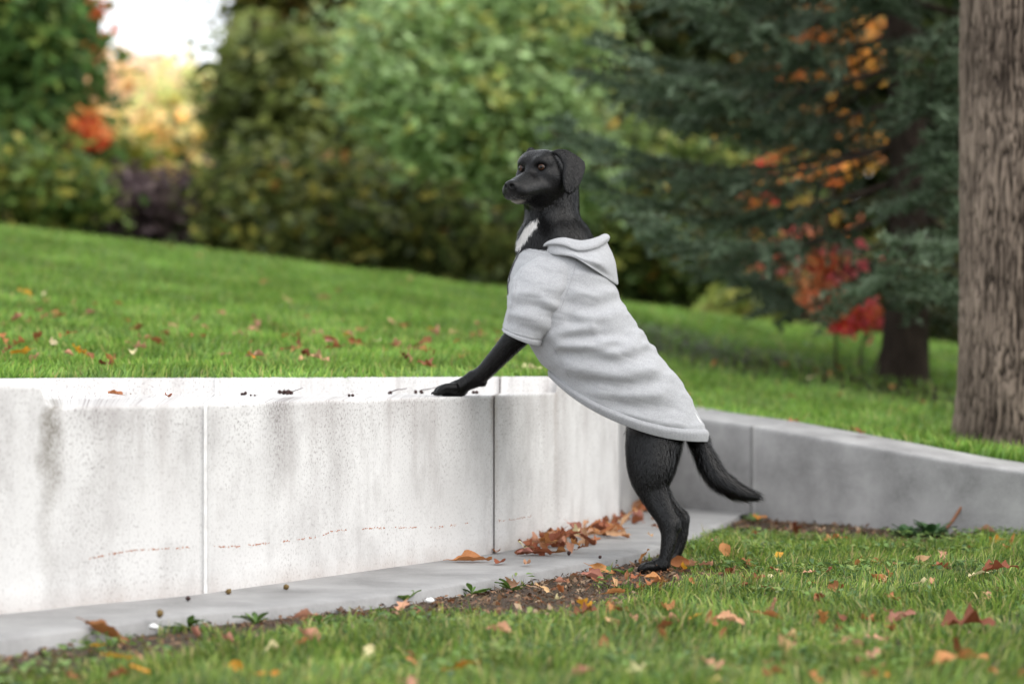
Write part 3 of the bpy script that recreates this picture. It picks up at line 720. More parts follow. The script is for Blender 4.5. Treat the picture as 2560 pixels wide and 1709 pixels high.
def vnormals(V, Fq):
    n = np.cross(V[Fq[:, 2]]-V[Fq[:, 0]], V[Fq[:, 3]]-V[Fq[:, 1]]); o = np.zeros_like(V)
    for c in range(4):
        for i in range(3): o[:, i] += np.bincount(Fq[:, c], n[:, i], len(V))
    return o/(np.linalg.norm(o, axis=1)[:, None]+1e-12)
BN = vnormals(BV, BF)
def in_poly(p, poly):
    c = np.zeros(len(p), bool); j = len(poly)-1
    for i in range(len(poly)):
        (xi, yi), (xj, yj) = poly[i], poly[j]
        c ^= ((yi > p[:, 1]) != (yj > p[:, 1])) & (p[:, 0] < (xj-xi)*(p[:, 1]-yi)/(yj-yi+1e-9)+xi); j = i
    return c
def coat_colour(V):
    p = proj(V); n = len(V); col = np.tile(np.array([.0062, .006, .0063]), (n, 1))
    jit = np.stack([fbm(V[:, 0]*300, V[:, 2]*300, 1.)-.5, fbm(V[:, 0]*300, V[:, 2]*300, 7.)-.5], 1)*9
    white = in_poly(p+jit, [(1346, 545), (1341, 567), (1316, 596), (1299, 620), (1284, 616), (1300, 590), (1313, 569), (1326, 553)]) & (V[:, 1] < D0+.02)
    col[white] = (.72, .70, .68)
    loc = (V-HO)*100; f, l_, u = loc@HF, loc@HL, loc@HU
    chin = np.exp(-(((f-7.6)/1.5)**2+((u+9.7)/.55)**2))*(u < -9.1)
    col = col+np.clip(chin*.75*(.35+fbm(V[:, 0]*400, V[:, 1]*400, V[:, 2]*400)), 0, 1)[:, None]*np.array([.38, .35, .31])
    lip = np.exp(-(((u+8.8)/.6)**2))*(f > 4.0)*(np.clip(vnoise(V[:, 0]*700, V[:, 1]*700, V[:, 2]*700)-.62, 0, 1))
    col = col+lip[:, None]*np.array([.5, .48, .46])
    nose = np.clip(1-(np.maximum(((f-9.7)/1.55)**2+(l_/2.15)**2+((u+5.65)/1.75)**2, 0))**2, 0, 1)
    belly = np.exp(-(((p[:, 0]-1545)/60)**2+((p[:, 1]-1045)/30)**2))
    col = col+belly[:, None]*np.array([.12, .09, .07])*.5
    col = col*(1-.5*nose)[:, None]
    return col, nose
bc, bn = coat_colour(BV)
def coat_mat():
    m, n, l, b = mat('black_coat')
    a = N(n, 'ShaderNodeAttribute', attribute_name='col'); no = N(n, 'ShaderNodeAttribute', attribute_name='nose')
    l.new(a.outputs['Color'], b.inputs['Base Color'])
    f = noise(n, l, coords(n, l, 'Object', (1, 1, .4)), 260, 3, .6)
    l.new(mapr(n, l, no.outputs['Fac'], 0, 1, .40, .24), b.inputs['Roughness'])
    l.new(mapr(n, l, no.outputs['Fac'], 0, 1, .17, .6), b.inputs['Specular IOR Level'])
    bump(n, l, b, f, .25, .002); return m
M_coat = coat_mat()
body = obj('body', BV, BF, M_coat, dog, attrs={'col': bc, 'nose': bn})
# --- short fur as fine strands over the visible coat
def visible_region(V):
    p = proj(V); x, y = p[:, 0], p[:, 1]
    head = (y < 632) & (x < 1500)
    fore = (x < 1330) & (y > 800) & (y-800 > (x-1190)*.3)
    hind = (y > 1010) & ((y-925) > (x-1400)*.42)
    return head | fore | hind
def near_prim(V):
    best = np.full(len(V), 1e9); fl = np.zeros((len(V), 3)); ln = np.zeros(len(V))
    for kind, data, k, fur, op in prims:
        if isinstance(op, str): continue
        dd = prim_d(kind, data, V[:, 0], V[:, 1], V[:, 2]); m = dd < best
        best[m] = dd[m]; ln[m] = fur
        if kind == 'l':
            idx = np.where(m)[0]; q = data[0]; mid = (q[1:]+q[:-1])/2; dv = np.diff(q, axis=0); dv /= np.linalg.norm(dv, axis=1)[:, None]
            for a_ in range(0, len(idx), 20000):
                ii = idx[a_:a_+20000]; fl[ii] = dv[np.argmin(((V[ii][:, None]-mid[None])**2).sum(2), 1)]
        else:
            dirv = op if op is not None else (data[2]-data[0]); fl[m] = np.asarray(dirv)/np.linalg.norm(dirv)
    return fl, ln
r = np.random.default_rng(5)
tri = np.concatenate([BF[:, [0, 1, 2]], BF[:, [0, 2, 3]]])
ctr = BV[tri].mean(1); tri = tri[visible_region(ctr)]
ar = np.linalg.norm(np.cross(BV[tri[:, 1]]-BV[tri[:, 0]], BV[tri[:, 2]]-BV[tri[:, 0]]), axis=1)
NS = 130000
ti = tri[r.choice(len(tri), NS, p=ar/ar.sum())]; b1, b2 = r.uniform(0, 1, NS), r.uniform(0, 1, NS); m = b1+b2 > 1; b1[m], b2[m] = 1-b1[m], 1-b2[m]
bw = np.stack([1-b1-b2, b1, b2], 1)[:, :, None]; SP = (BV[ti]*bw).sum(1); SN = (BN[ti]*bw).sum(1); SN /= np.linalg.norm(SN, axis=1)[:, None]
fl, ln = near_prim(SP)
_, nm = coat_colour(SP); pp = proj(SP)
ln = ln*(1+1.3*((pp[:, 1] > 1060) & (pp[:, 1] < 1225) & (pp[:, 0] < 1720))*np.clip((pp[:, 0]-1640)/50, 0, 1))*np.where((pp[:, 0] < 1320) & (pp[:, 1] > 850) & (SN[:, 2] < -.2), 2.0, 1)
ln = ln*np.where((pp[:, 0] < 1570) & (pp[:, 1] > 1000) & (pp[:, 1] < 1075), 2.2, 1)
for c0, nw, tw, uw in EYES: ln = np.where(np.linalg.norm(SP-c0, axis=1) < .017, .0, ln)
ok = (nm < .15) & (ln > 0.0005); SP, SN, fl, ln = SP[ok], SN[ok], fl[ok], ln[ok]
tg = fl-SN*(fl*SN).sum(1)[:, None]; tg /= np.linalg.norm(tg, axis=1)[:, None]+1e-6
tg += r.normal(0, .16, tg.shape); tg -= SN*(tg*SN).sum(1)[:, None]; tg /= np.linalg.norm(tg, axis=1)[:, None]+1e-6
L = (ln*r.uniform(.6, 1.25, len(ln)))[:, None]; lift = np.abs(r.normal(.2, .09, len(ln))+.22*np.clip((ln-.012)/.02, 0, 1)*r.uniform(0, 1, len(ln)))[:, None]
sd_ = np.cross(tg, SN); wd = (.00032+.0003*np.clip(L/.03, 0, 1))
p1 = SP+tg*L*.5+SN*L*(lift+.05)*.6; p2 = SP+tg*L+SN*L*lift*.8
FV = np.stack([SP-sd_*wd, SP+sd_*wd, p1-sd_*wd*.8, p1+sd_*wd*.8, p2], 1).reshape(-1, 3); o = (np.arange(len(SP))*5)[:, None]
fc_, _ = coat_colour(SP); fc_ = np.repeat(fc_*r.uniform(.8, 1.3, (len(SP), 1)), 5, 0)
m_f, n, l, b = mat('black_fur'); a = N(n, 'ShaderNodeAttribute', attribute_name='col'); l.new(a.outputs['Color'], b.inputs['Base Color'])
b.inputs['Roughness'].default_value = .27; b.inputs['Specular IOR Level'].default_value = .28
fur_o = obj('fur', FV, [o+np.array([[0, 1, 3, 2]]), o+np.array([[2, 3, 4]])], m_f, dog, attrs={'col': fc_}); fur_o['kind'] = 'stuff'
# --- eyes
def eye_mat():
    m, n, l, b = mat('amber_eye'); a = N(n, 'ShaderNodeAttribute', attribute_name='rad')
    rp = ramp(n, [(.0, (.002, .002, .002)), (.42, (.003, .002, .002)), (.48, (.022, .010, .005)), (.76, (.048, .021, .010)), (.86, (.06, .02, .01)), (1.0, (.012, .01, .009))])
    l.new(a.outputs['Fac'], rp.inputs[0]); l.new(rp.outputs[0], b.inputs['Base Color']); b.inputs['Roughness'].default_value = .12
    b.inputs['Specular IOR Level'].default_value = .3; return m
M_eye = eye_mat()
look = HF*.9+HU*.05+np.array([-.15, -.1, 0]); look /= np.linalg.norm(look)
for c0, nw, tw, uw in EYES:
    er = .0112; c = c0-nw*.0070
    th = np.linspace(0, math.pi, 29); ph = np.linspace(0, 2*math.pi, 28, endpoint=False)
    gz = nw*.55+look*.45; gz /= np.linalg.norm(gz)
    ta = np.cross(HU, gz); ta /= np.linalg.norm(ta); tb = np.cross(gz, ta)
    T_, P_ = np.meshgrid(th, ph, indexing='ij')
    V = c+er*(np.cos(T_)[..., None]*gz+np.sin(T_)[..., None]*(np.cos(P_)[..., None]*ta+np.sin(P_)[..., None]*tb))
    obj('eye', V.reshape(-1, 3), grid_faces(29, 28, True), M_eye, dog, attrs={'rad': np.clip(np.sin(T_)/.74, 0, 1).ravel()*(T_.ravel() < 1.57)+(T_.ravel() >= 1.57)})
# claws
M_claw = plain('dark_claw', (.02, .018, .017), .35)
for (cx_, cy_, w0, sp) in ((1081, 981, .0, .0155), (1594, 1428, -.10, .0145), (1621, 1409, .10, .0145), (1085, 980, .13, .0155)):
    for o_, ln_ in ((-1.5, 6), (-.5, 0), (.5, 0), (1.5, 6)):
        b0 = W(cx_+ln_+6, cy_-2, w0+o_*sp); b1_ = W(cx_+ln_-1, cy_+1, w0+o_*sp); b2_ = W(cx_+ln_-4, cy_+5, w0+o_*sp)
        V, Fc = tube(np.array([b0, b1_, b2_]), [.0032, .0026, .0008], 6); obj('claw', V, Fc, M_claw, dog)

# ------------------------------------------------------------------ the hoodie
def cloth_mat(name, base, rib=False):
    m, n, l, b = mat(name)
    v = coords(n, l); f = noise(n, l, coords(n, l, 'Object', (1, 1, 2.2)), 330, 3, .7); g = noise(n, l, coords(n, l, 'Object', (.6, 1, 1)), 75, 4, .65)
    c = mixc(n, l, mapr(n, l, f, .32, .68), tuple(x*.72 for x in base), tuple(x*1.16 for x in base))
    c = mixc(n, l, mapr(n, l, g, .48, .72, 0, .5), c, tuple(x*.74 for x in base))
    l.new(c, b.inputs['Base Color']); b.inputs['Roughness'].default_value = .95; b.inputs['Specular IOR Level'].default_value = .1
    b.inputs['Sheen Weight'].default_value = .12; b.inputs['Sheen Roughness'].default_value = .6
    if rib:
        a = N(n, 'ShaderNodeAttribute', attribute_name='rib'); s = math_(n, l, 'SINE', a.outputs['Fac']); bump(n, l, b, s, .15, .0008)
    else: bump(n, l, b, f, .35, .0012)
    return m
CLO = (.37, .374, .388)
M_cloth, M_rib = cloth_mat('heather_grey_cotton', CLO), cloth_mat('heather_grey_rib', tuple(x*.9 for x in CLO), True)
# soft folds: polylines in the photo, half width (px), height (mm, negative = valley)
Zc = lambda pts: [(1040+x*.3571, 580+y*.3571) for x, y in pts]
FOLDS = [(Zc([(950, 725), (1080, 700), (1230, 665)]), 13, -9), (Zc([(1000, 790), (1200, 800), (1420, 850), (1580, 800)]), 14, -11), (Zc([(1060, 740), (1250, 735), (1450, 700)]), 14, 8),
         (Zc([(1010, 850), (1150, 890), (1350, 900), (1600, 850)]), 16, 6), (Zc([(1080, 950), (1250, 980), (1420, 1010), (1650, 965)]), 16, -8), (Zc([(1180, 1050), (1400, 1080), (1680, 1050)]), 16, 6),
         (Zc([(1290, 1110), (1480, 1150), (1700, 1130)]), 15, -6), (Zc([(1400, 1200), (1560, 1230), (1800, 1230)]), 18, 6), (Zc([(1480, 1290), (1650, 1330), (1850, 1340)]), 14, -5),
         (Zc([(1130, 420), (1260, 440), (1370, 420)]), 14, -6), (Zc([(1070, 500), (1200, 540), (1400, 480)]), 14, 6), (Zc([(1150, 600), (1300, 610), (1440, 560)]), 14, -7),
         (Zc([(1080, 620), (1180, 640), (1300, 640)]), 12, 5), (Zc([(1130, 300), (1250, 330), (1330, 330)]), 12, -4), (Zc([(1750, 1370), (1900, 1380), (2020, 1350)]), 11, -5),
         (Zc([(1480, 590), (1540, 640)]), 9, -8), (Zc([(1560, 700), (1630, 735)]), 9, -9), (Zc([(1610, 790), (1680, 810)]), 8, -8), (Zc([(1510, 560), (1600, 690)]), 10, 5),
         (Zc([(1600, 720), (1650, 760)]), 8, 7), (Zc([(1790, 1000), (1860, 1060)]), 10, -5), (Zc([(1880, 1130), (1930, 1170)]), 9, -5),
         (Zc([(1060, 840), (1300, 830), (1480, 760)]), 12, 5), (Zc([(1300, 760), (1500, 770), (1590, 720)]), 10, -6)]
SFOLDS = [(Zc([(700, 440), (820, 420), (980, 520), (1040, 520)]), 13, -6), (Zc([(720, 520), (850, 520), (980, 590)]), 12, 5), (Zc([(690, 570), (800, 600), (930, 660)]), 13, -6),
          (Zc([(650, 640), (780, 680), (900, 740)]), 12, 4), (Zc([(830, 350), (950, 390), (1070, 400)]), 14, -4), (Zc([(690, 330), (685, 450), (650, 610)]), 6, -4), (Zc([(720, 220), (900, 260), (1080, 280)]), 18, 3)]
def seg_dist(p, pts):
    best = np.full(len(p), 1e9)
    for a, b in zip(pts[:-1], pts[1:]):
        a = np.array(a); b = np.array(b); e = b-a; t = np.clip(((p-a)@e)/(e@e), 0, 1)
        best = np.minimum(best, np.hypot(*(p-a-t[:, None]*e).T))
    return best
def displace(V, Fq, folds, k=1.0, fine=.0012, lim=None):
    Nn = vnormals(V, Fq); p = proj(V); dsp = np.zeros(len(V))
    for pts, w_, amp in folds:
        w_ = w_*1.2; d_ = seg_dist(p, pts); dsp += amp*.001*k*(np.exp(-(d_/w_)**2)-.3*np.exp(-(d_/(2.1*w_))**2))*1.05
    dsp += fine*2*(fbm(V[:, 0]*22, V[:, 1]*22, V[:, 2]*30)-.5)+.005*(fbm(V[:, 0]*7+3, V[:, 1]*7, V[:, 2]*16)-.5)+.003*(.5-np.abs(2*fbm(V[:, 0]*9+5, V[:, 1]*9, (V[:, 2]+.25*V[:, 0])*38, 2)-1))
    if lim is not None: dsp = dsp*lim
    return V+Nn*dsp[:, None]
def ring_loft(Bp, Kp, h, bulge, nt_, nth, wc=0.0, expo=2.3):
    Bp, Kp = cr(Bp, nt_), cr(Kp, nt_); h = cr(h, nt_); bulge = cr(bulge, nt_); wc = cr(np.broadcast_to(wc, (2,)) if np.ndim(wc) == 0 else wc, nt_)
    th = np.linspace(0, 2*math.pi, nth, endpoint=False); ct, st = np.cos(th), np.sin(th)
    sx, sy = np.sign(ct)*np.abs(ct)**(2/expo), np.sign(st)*np.abs(st)**(2/expo)
    ctr = (Bp+Kp)/2; a = (Kp-Bp)/2; pr = np.stack([-a[:, 1], a[:, 0]], 1); pr /= np.linalg.norm(pr, axis=1)[:, None]
    q = ctr[:, None]+a[:, None]*sx[None, :, None]+pr[:, None]*(bulge[:, None]*(st**2)[None])[..., None]
    return W(q[..., 0], q[..., 1], wc[:, None]-h[:, None]*sy[None])
tB = [(1304, 617), (1281, 660), (1268, 720), (1282, 790), (1318, 856), (1336, 886), (1350, 908), (1361, 918), (1367, 922), (1370, 924), (1372, 926)]
tK = [(1483, 600), (1514, 650), (1538, 712), (1566, 772), (1597, 820), (1632, 864), (1667, 905), (1696, 944), (1722, 988), (1745, 1030), (1764, 1073)]
tH = [.088, .118, .135, .142, .146, .146, .142, .138, .134, .130, .126]; tb = [14, 14, 12, 10, 8, 10, 14, 20, 26, 32, 37]
RT = ring_loft(tB, tK, tH, tb, 190, 200); sh = RT.shape[:2]
TF = grid_faces(*sh, True, flip=True)
tt_ = np.linspace(0, 1, sh[0])[:, None]*np.ones((1, sh[1])); lim = np.clip(tt_/.06, 0, 1)*np.clip((1.01-tt_)/.05, .15, 1)
TV = displace(RT.reshape(-1, 3), TF, FOLDS, 1.0, lim=lim.ravel())
if vnormals(RT.reshape(-1, 3), TF)[sh[1]*90+50, 1] > 0: print('torso normals point inward')
TV3 = TV.reshape(*sh, 3)
# roll the cloth over at both ends so that it has a thickness
def rolled(G3, inward, n=3, th=.004):
    cen = G3.mean(1, keepdims=True); d_ = cen-G3; d_ /= np.linalg.norm(d_, axis=2, keepdims=True)
    return G3+d_*th
inner_top = np.stack([rolled(TV3[k:k+1], 1, th=.005)[0] for k in (0, 3, 8)])[::-1]
inner_bot = np.stack([rolled(TV3[-k:][:1], 1, th=.005)[0] for k in (1, 4, 9)])
H3 = np.concatenate([inner_top, TV3, inner_bot]); 
hoodie = obj('hoodie', H3.reshape(-1, 3), grid_faces(H3.shape[0], sh[1], True, flip=True), M_cloth, dog); hoodie['label'] = 'heather grey short-sleeved hoodie'
# ribbed hem band
hb0 = RT[-1]
RB = ring_loft([(1371, 925), (1370, 932), (1372, 942)], [(1767, 1073), (1772, 1083), (1771, 1104)], [.128, .131, .124], [37.5, 40, 41], 22, 400)
roll = np.sin(np.linspace(0, math.pi, 22))[:, None, None]; cen = RB.mean(1, keepdims=True); d_ = RB-cen; d_ /= np.linalg.norm(d_, axis=2, keepdims=True)
RB = RB+d_*(.001*roll**.5); RB = RB+d_*(.0015*(fbm(RB[..., 0]*25, RB[..., 1]*25, RB[..., 2]*25)-.5))[..., None]
inn_b = np.stack([RB[-1]-d_[-1]*.006, RB[-5]-d_[-5]*.009]); inn_t = (RB[0]-d_[0]*.012)[None]
R2 = np.concatenate([inn_t, RB, inn_b]); ribv = np.tile(np.arange(400)*(2*math.pi/4), R2.shape[0])
obj('hem_band', R2.reshape(-1, 3), grid_faces(R2.shape[0], 400, True, flip=True), M_rib, hoodie, attrs={'rib': ribv})
# sleeves
def sleeve(side):
    sB = [(1345, 640), (1300, 668), (1279, 705), (1268, 745), (1266, 780), (1259, 812), (1257, 829)]
    sK = [(1420, 646), (1436, 668), (1429, 705), (1414, 745), (1398, 782), (1374, 834), (1349, 866)]
    hh = [.02, .045, .062, .070, .072, .068, .063]; wc = np.array([-.085, -.086, -.088, -.09, -.09, -.088, -.086])
    if side > 0: wc = -wc+.01; sB = [(a-2, b-4) for a, b in sB]; sK = [(a-10, b-8) for a, b in sK]
    Rr = ring_loft(sB, sK, hh, [2, 3, 4, 5, 5, 5, 5], 110, 110, wc, 2.5); s_ = Rr.shape[:2]
    Fq = grid_faces(*s_, True, flip=True); t_ = np.linspace(0, 1, s_[0])[:, None]*np.ones((1, s_[1]))
    Vv = displace(Rr.reshape(-1, 3), Fq, SFOLDS, 1.0, lim=(np.clip((1.02-t_)/.1, .1, 1)*np.clip(t_/.15, 0, 1)).ravel())
    cen = Rr.mean(1, keepdims=True); dd = Rr-cen; dd /= np.linalg.norm(dd, axis=2, keepdims=True)
    V3 = Vv.reshape(*s_, 3)+dd*(-.0022*np.exp(-((t_-.915)/.010)**2)+.0012*np.exp(-((t_-.965)/.035)**2))[..., None]
    i1 = V3[-1]-dd[-1]*.005; i2 = V3[-8]-dd[-8]*.007; V3 = np.concatenate([V3, i1[None], i2[None]])
    obj('sleeve', V3.reshape(-1, 3), grid_faces(V3.shape[0], s_[1], True, flip=True), M_cloth, hoodie)
    return V3
SL = sleeve(-1); sleeve(1)
# hood folded back
def hood():
    m_ = lambda pts: np.array(pts+[(x, y, -w_) for x, y, w_ in pts[:-1][::-1]], float)
    rings = [m_([(1350, 634, -.050), (1374, 628, -.074), (1412, 622, -.082), (1455, 620, -.070), (1484, 612, -.045), (1494, 604, 0)]),
             m_([(1345, 625, -.056), (1372, 606, -.080), (1410, 599, -.088), (1456, 602, -.080), (1488, 594, -.055), (1503, 588, 0)]),
             m_([(1344, 624, -.058), (1371, 602, -.086), (1408, 594, -.096), (1452, 602, -.092), (1495, 596, -.064), (1516, 585, 0)]),
             m_([(1343, 624, -.062), (1370, 606, -.096), (1407, 604, -.110), (1448, 615, -.110), (1495, 608, -.080), (1524, 592, 0)]),
             m_([(1344, 626, -.063), (1371, 611, -.098), (1408, 612, -.114), (1448, 625, -.114), (1494, 617, -.083), (1522, 601, 0)]),
             m_([(1345, 627, -.060), (1374, 614, -.093), (1410, 617, -.108), (1450, 630, -.108), (1492, 624, -.078), (1519, 608, 0)]),
             m_([(1346, 628, -.060), (1377, 619, -.095), (1414, 623, -.110), (1456, 637, -.115), (1500, 640, -.092), (1530, 632, 0)]),
             m_([(1347, 628, -.062), (1380, 626, -.100), (1420, 631, -.117), (1463, 648, -.127), (1510, 662, -.100), (1540, 662, 0)]),
             m_([(1348, 629, -.063), (1384, 633, -.104), (1428, 638, -.122), (1472, 661, -.123), (1524, 688, -.070), (1545, 697, 0)]),
             m_([(1349, 631, -.062), (1386, 637, -.103), (1431, 643, -.121), (1476, 668, -.121), (1526, 702, -.062), (1543, 712, 0)]),
             m_([(1350, 632, -.058), (1388, 638, -.096), (1434, 645, -.110), (1478, 667, -.105), (1506, 692, -.055), (1525, 704, 0)])]
    R_ = np.stack([cr(q, 120) for q in rings]); R_ = np.stack([cr(R_[:, j], 90) for j in range(120)], 1)
    V = W(R_[..., 0], R_[..., 1], R_[..., 2]); Fq = grid_faces(90, 120)
    V = V.reshape(-1, 3); nn = vnormals(V, Fq)
    V = V+nn*(.004*(fbm(V[:, 0]*18, V[:, 1]*18, V[:, 2]*18)-.5)+.001*(fbm(V[:, 0]*60, V[:, 1]*60, V[:, 2]*60)-.5))[:, None]
    o = obj('hood', V, Fq, M_cloth, hoodie); return V, Fq
HVd, HFd = hood()
# seams and zip follow the cloth
tree_h = BVHTree.FromPolygons([tuple(v) for v in np.concatenate([H3.reshape(-1, 3), SL.reshape(-1, 3)+0, HVd])],
    [tuple(f) for f in np.concatenate([grid_faces(H3.shape[0], sh[1], True), grid_faces(SL.shape[0], SL.shape[1], True)+len(H3.reshape(-1, 3)), HFd+len(H3.reshape(-1, 3))+len(SL.reshape(-1, 3))])])
M_seam = plain('seam_thread', (.30, .30, .31), .9)
def seam(pts, rad=.0007, n=50, m_=M_seam, name='seam', lift=.0):
    pts = cr(np.array(pts, float), n); out_ = []
    for x, y in pts:
        d_ = Vector(P(x, y, 1.0)-np.array([0, 0, CAMH])).normalized(); h_ = tree_h.ray_cast(Vector((0, 0, CAMH)), d_)
        if h_[0] is not None: out_.append(np.array(h_[0]-d_*lift))
    if len(out_) > 3:
        out_ = np.array(out_); dd = np.abs(np.diff(out_[:, 1])) ; cut = np.where(dd > .03)[0]
        if len(cut): out_ = out_[:cut[0]+1] if cut[0] > len(out_)/2 else out_[cut[-1]+1:]
        V, Fc = tube(out_, rad, 6); obj(name, V, Fc, m_, hoodie)
seam(Zc([(1128, 180), (1110, 260), (1085, 340), (1050, 440), (1010, 545)]))
seam(Zc([(925, 765), (960, 800), (1000, 880), (1040, 950), (1078, 1022)]))
seam(Zc([(712, 300), (700, 380), (680, 450), (655, 560), (640, 625)]), .0006)
seam(Zc([(730, 118), (780, 128), (840, 140), (930, 160)]), .0006)
seam([(1350, 618), (1376, 614), (1410, 618), (1450, 631), (1492, 622), (1518, 608)], .0006)
zp = H3[3+2:3+50, sh[1]//2-7]; zp = zp+np.array([-.001, -.002, 0])
V, Fc = tube(zp+np.array([0, -.004, 0]), .0016, 6); obj('zipper', V, Fc, plain('zip_tape', (.07, .07, .075), .5), hoodie)
# small white label by the hem
tp = []
for x, y in ((1739, 1016), (1749, 1036), (1755, 1058), (1747, 1050), (1736, 1028)):
    d_ = Vector(P(x, y, 1.0)-np.array([0, 0, CAMH])).normalized(); h_ = tree_h.ray_cast(Vector((0, 0, CAMH)), d_)
    if h_[0] is not None: tp.append(np.array(h_[0]-d_*.003))
if len(tp) >= 3:
    me = bpy.data.meshes.new('label_patch'); me.from_pydata([tuple(t) for t in tp], [], [list(range(len(tp)))]); me.materials.append(plain('white_label', (.8, .8, .8), .6)); link('label_patch', me, hoodie)

# ------------------------------------------------------------------ trees and shrubs
def leaf_cloud(blobs, n_clump, per, leaf, pal, wt, seed, sig=.16, flat=.5, lim=None, shell=.75):
    """leaf-sized faces gathered in clumps spread through ellipsoids; blobs: (centre, radii, weight)"""
    r = np.random.default_rng(seed); bl = r.choice(len(blobs), n_clump, p=np.array([b[2] for b in blobs])/sum(b[2] for b in blobs))
    c = np.array([b[0] for b in blobs])[bl]; rad = np.array([b[1] for b in blobs])[bl]
    u = r.normal(0, 1, (n_clump, 3)); u /= np.linalg.norm(u, axis=1)[:, None]
    cc = c+u*rad*(r.uniform(0, 1, n_clump)**(1-shell))[:, None]
    if lim is not None: cc = cc[lim(cc)]
    nC = len(cc); sg = sig*r.uniform(.6, 1.4, (nC, 1))
    ccol = pick(pal, nC, r, wt)*r.uniform(.75, 1.3, (nC, 1))
    pos = (cc[:, None]+r.normal(0, 1, (nC, per, 3))*sg[:, None]*np.array([1, 1, .7])).reshape(-1, 3)
    col = np.repeat(ccol, per, 0)*r.uniform(.7, 1.35, (nC*per, 1)); nL = len(pos)
    nr = r.normal(0, 1, (nL, 3)); nr[:, 2] = np.abs(nr[:, 2])+flat; nr /= np.linalg.norm(nr, axis=1)[:, None]
    a = np.cross(nr, r.normal(0, 1, (nL, 3))); a /= np.linalg.norm(a, axis=1)[:, None]; b = np.cross(nr, a)
    s = leaf*r.uniform(.6, 1.3, (nL, 1))
    V = np.stack([pos-a*s, pos-b*s*.55-nr*s*.12, pos+a*s, pos+b*s*.55-nr*s*.12], 1).reshape(-1, 3)
    return V, np.arange(nL*4).reshape(-1, 4), np.repeat(col, 4, 0)
def wiggle(a, b, n, amp, seed):
    r = np.random.default_rng(seed); t = np.linspace(0, 1, n)[:, None]; p = np.array(a)*(1-t)+np.array(b)*t
    return p+cr(r.normal(0, amp, (max(4, n//3), 3)), n)*np.sin(t*math.pi)**.5
def ground_at(x, y): return float(hill_z(x, y))
def make_tree(name, label, cat, base_xy, trunk_top, r0, blobs, n_clump, per, leaf, pal, wt, seed, sig=.16, group=None, bark=None, flat=.5, shell=.75, stems=1):
    x, y = base_xy; z = ground_at(x, y)
    if y > 18: leaf, sig = leaf*1.3, sig*1.3
    t = root(name, (x, y, z), label, cat, group); parts = []
    for k in range(stems):
        off = np.array([random.uniform(-.12, .12), random.uniform(-.12, .12), 0])*(stems > 1)
        top = np.array(trunk_top)+off*4
        pts = wiggle((x+off[0], y+off[1], z-.08), top, 14, .03+.02*r0/.1, seed+k); rr = np.linspace(r0, r0*.35, 14); rr[0] *= 1.3
        parts.append(tube(pts, rr, 10))
        for i, (c, rad, w_) in enumerate(blobs[:7]):
            q = pts[random.randint(6, 12)]; parts.append(tube(wiggle(q, np.array(c), 8, .05, seed*3+i+k), np.linspace(r0*.35, .008, 8), 6))
    V, Fc = join_mixed(parts); obj('trunk', V, Fc, bark or M_bark_dark, t)
    V, Fc, col = leaf_cloud(blobs, n_clump, per, leaf, pal, wt, seed, sig, flat, shell=shell)
    obj('crown', V, Fc, M_leaf, t, attrs={'col': col}, smooth=False)
    return t
def DEP(d): return d*1.35 if 14.5 < d < 23 else d
def PD(px, py, d): return P(px, py, DEP(d))
def blob(px, py, d, rx, ry, rd=None, w=None):                # pixel radii -> metres at depth d
    d = DEP(d); m = d/FPX; rr = (rx*m, (rd if rd is not None else (rx+ry)/2*m), ry*m)
    return (P(px, py, d), np.array(rr), w if w is not None else rr[0]*rr[2])
DG = [(.035, .07, .018), (.025, .05, .015), (.055, .09, .02), (.09, .10, .02)]
OL = [(.06, .08, .015), (.10, .11, .02), (.04, .06, .015), (.16, .12, .02), (.03, .05, .012)]
LG = [(.10, .19, .06), (.13, .24, .09), (.08, .15, .04), (.20, .25, .06)]
# left tree with its yellowing skirt
make_tree('broadleaf_tree', 'dense green tree yellowing at its skirt, at the left edge', 'tree', PD(130, 600, 16.5)[:2], PD(40, 120, 17), .07,
          [blob(0, 60, 17, 150, 190), blob(60, 250, 17, 120, 160), blob(-90, 300, 17.2, 190, 220), blob(10, 420, 16.7, 140, 90, w=.12), blob(-190, 60, 17.5, 200, 250), blob(110, 390, 16.6, 70, 100, w=.1)],
          900, 34, .075, [(.08, .15, .04), (.11, .20, .055), (.05, .10, .03), (.18, .24, .06), (.36, .30, .07)], [4, 4, 3, 2, .8], 21, .17)
make_tree('yellowing_shrub', 'low yellow-green shrub under the tree at the left edge', 'shrub', PD(60, 590, 15.6)[:2], PD(60, 520, 15.6), .02,
          [blob(60, 470, 15.7, 130, 70), blob(-40, 500, 15.7, 90, 60), blob(150, 490, 15.8, 50, 50)], 170, 30, .06, [(.22, .24, .05), (.13, .19, .045), (.34, .30, .07), (.07, .12, .035)], [2.5, 4, 1.5, 3], 22, .13, stems=3)
make_tree('young_maple', 'young maple with orange-red leaves beside the left tree', 'tree', PD(190, 605, 17.8)[:2], PD(200, 90, 17.9), .03,
          [blob(205, 345, 16.4, 12, 18, w=.03), blob(225, 330, 16.4, 16, 20, w=.03), blob(215, 60, 17.9, 18, 60, w=.03), blob(225, 120, 17.9, 14, 40, w=.02), blob(200, 10, 17.9, 20, 40, w=.03)],
          44, 24, .06, [(.62, .10, .04), (.70, .17, .06), (.55, .20, .06), (.66, .25, .10)], [3, 3, 2, 2], 23, .055, group=None)
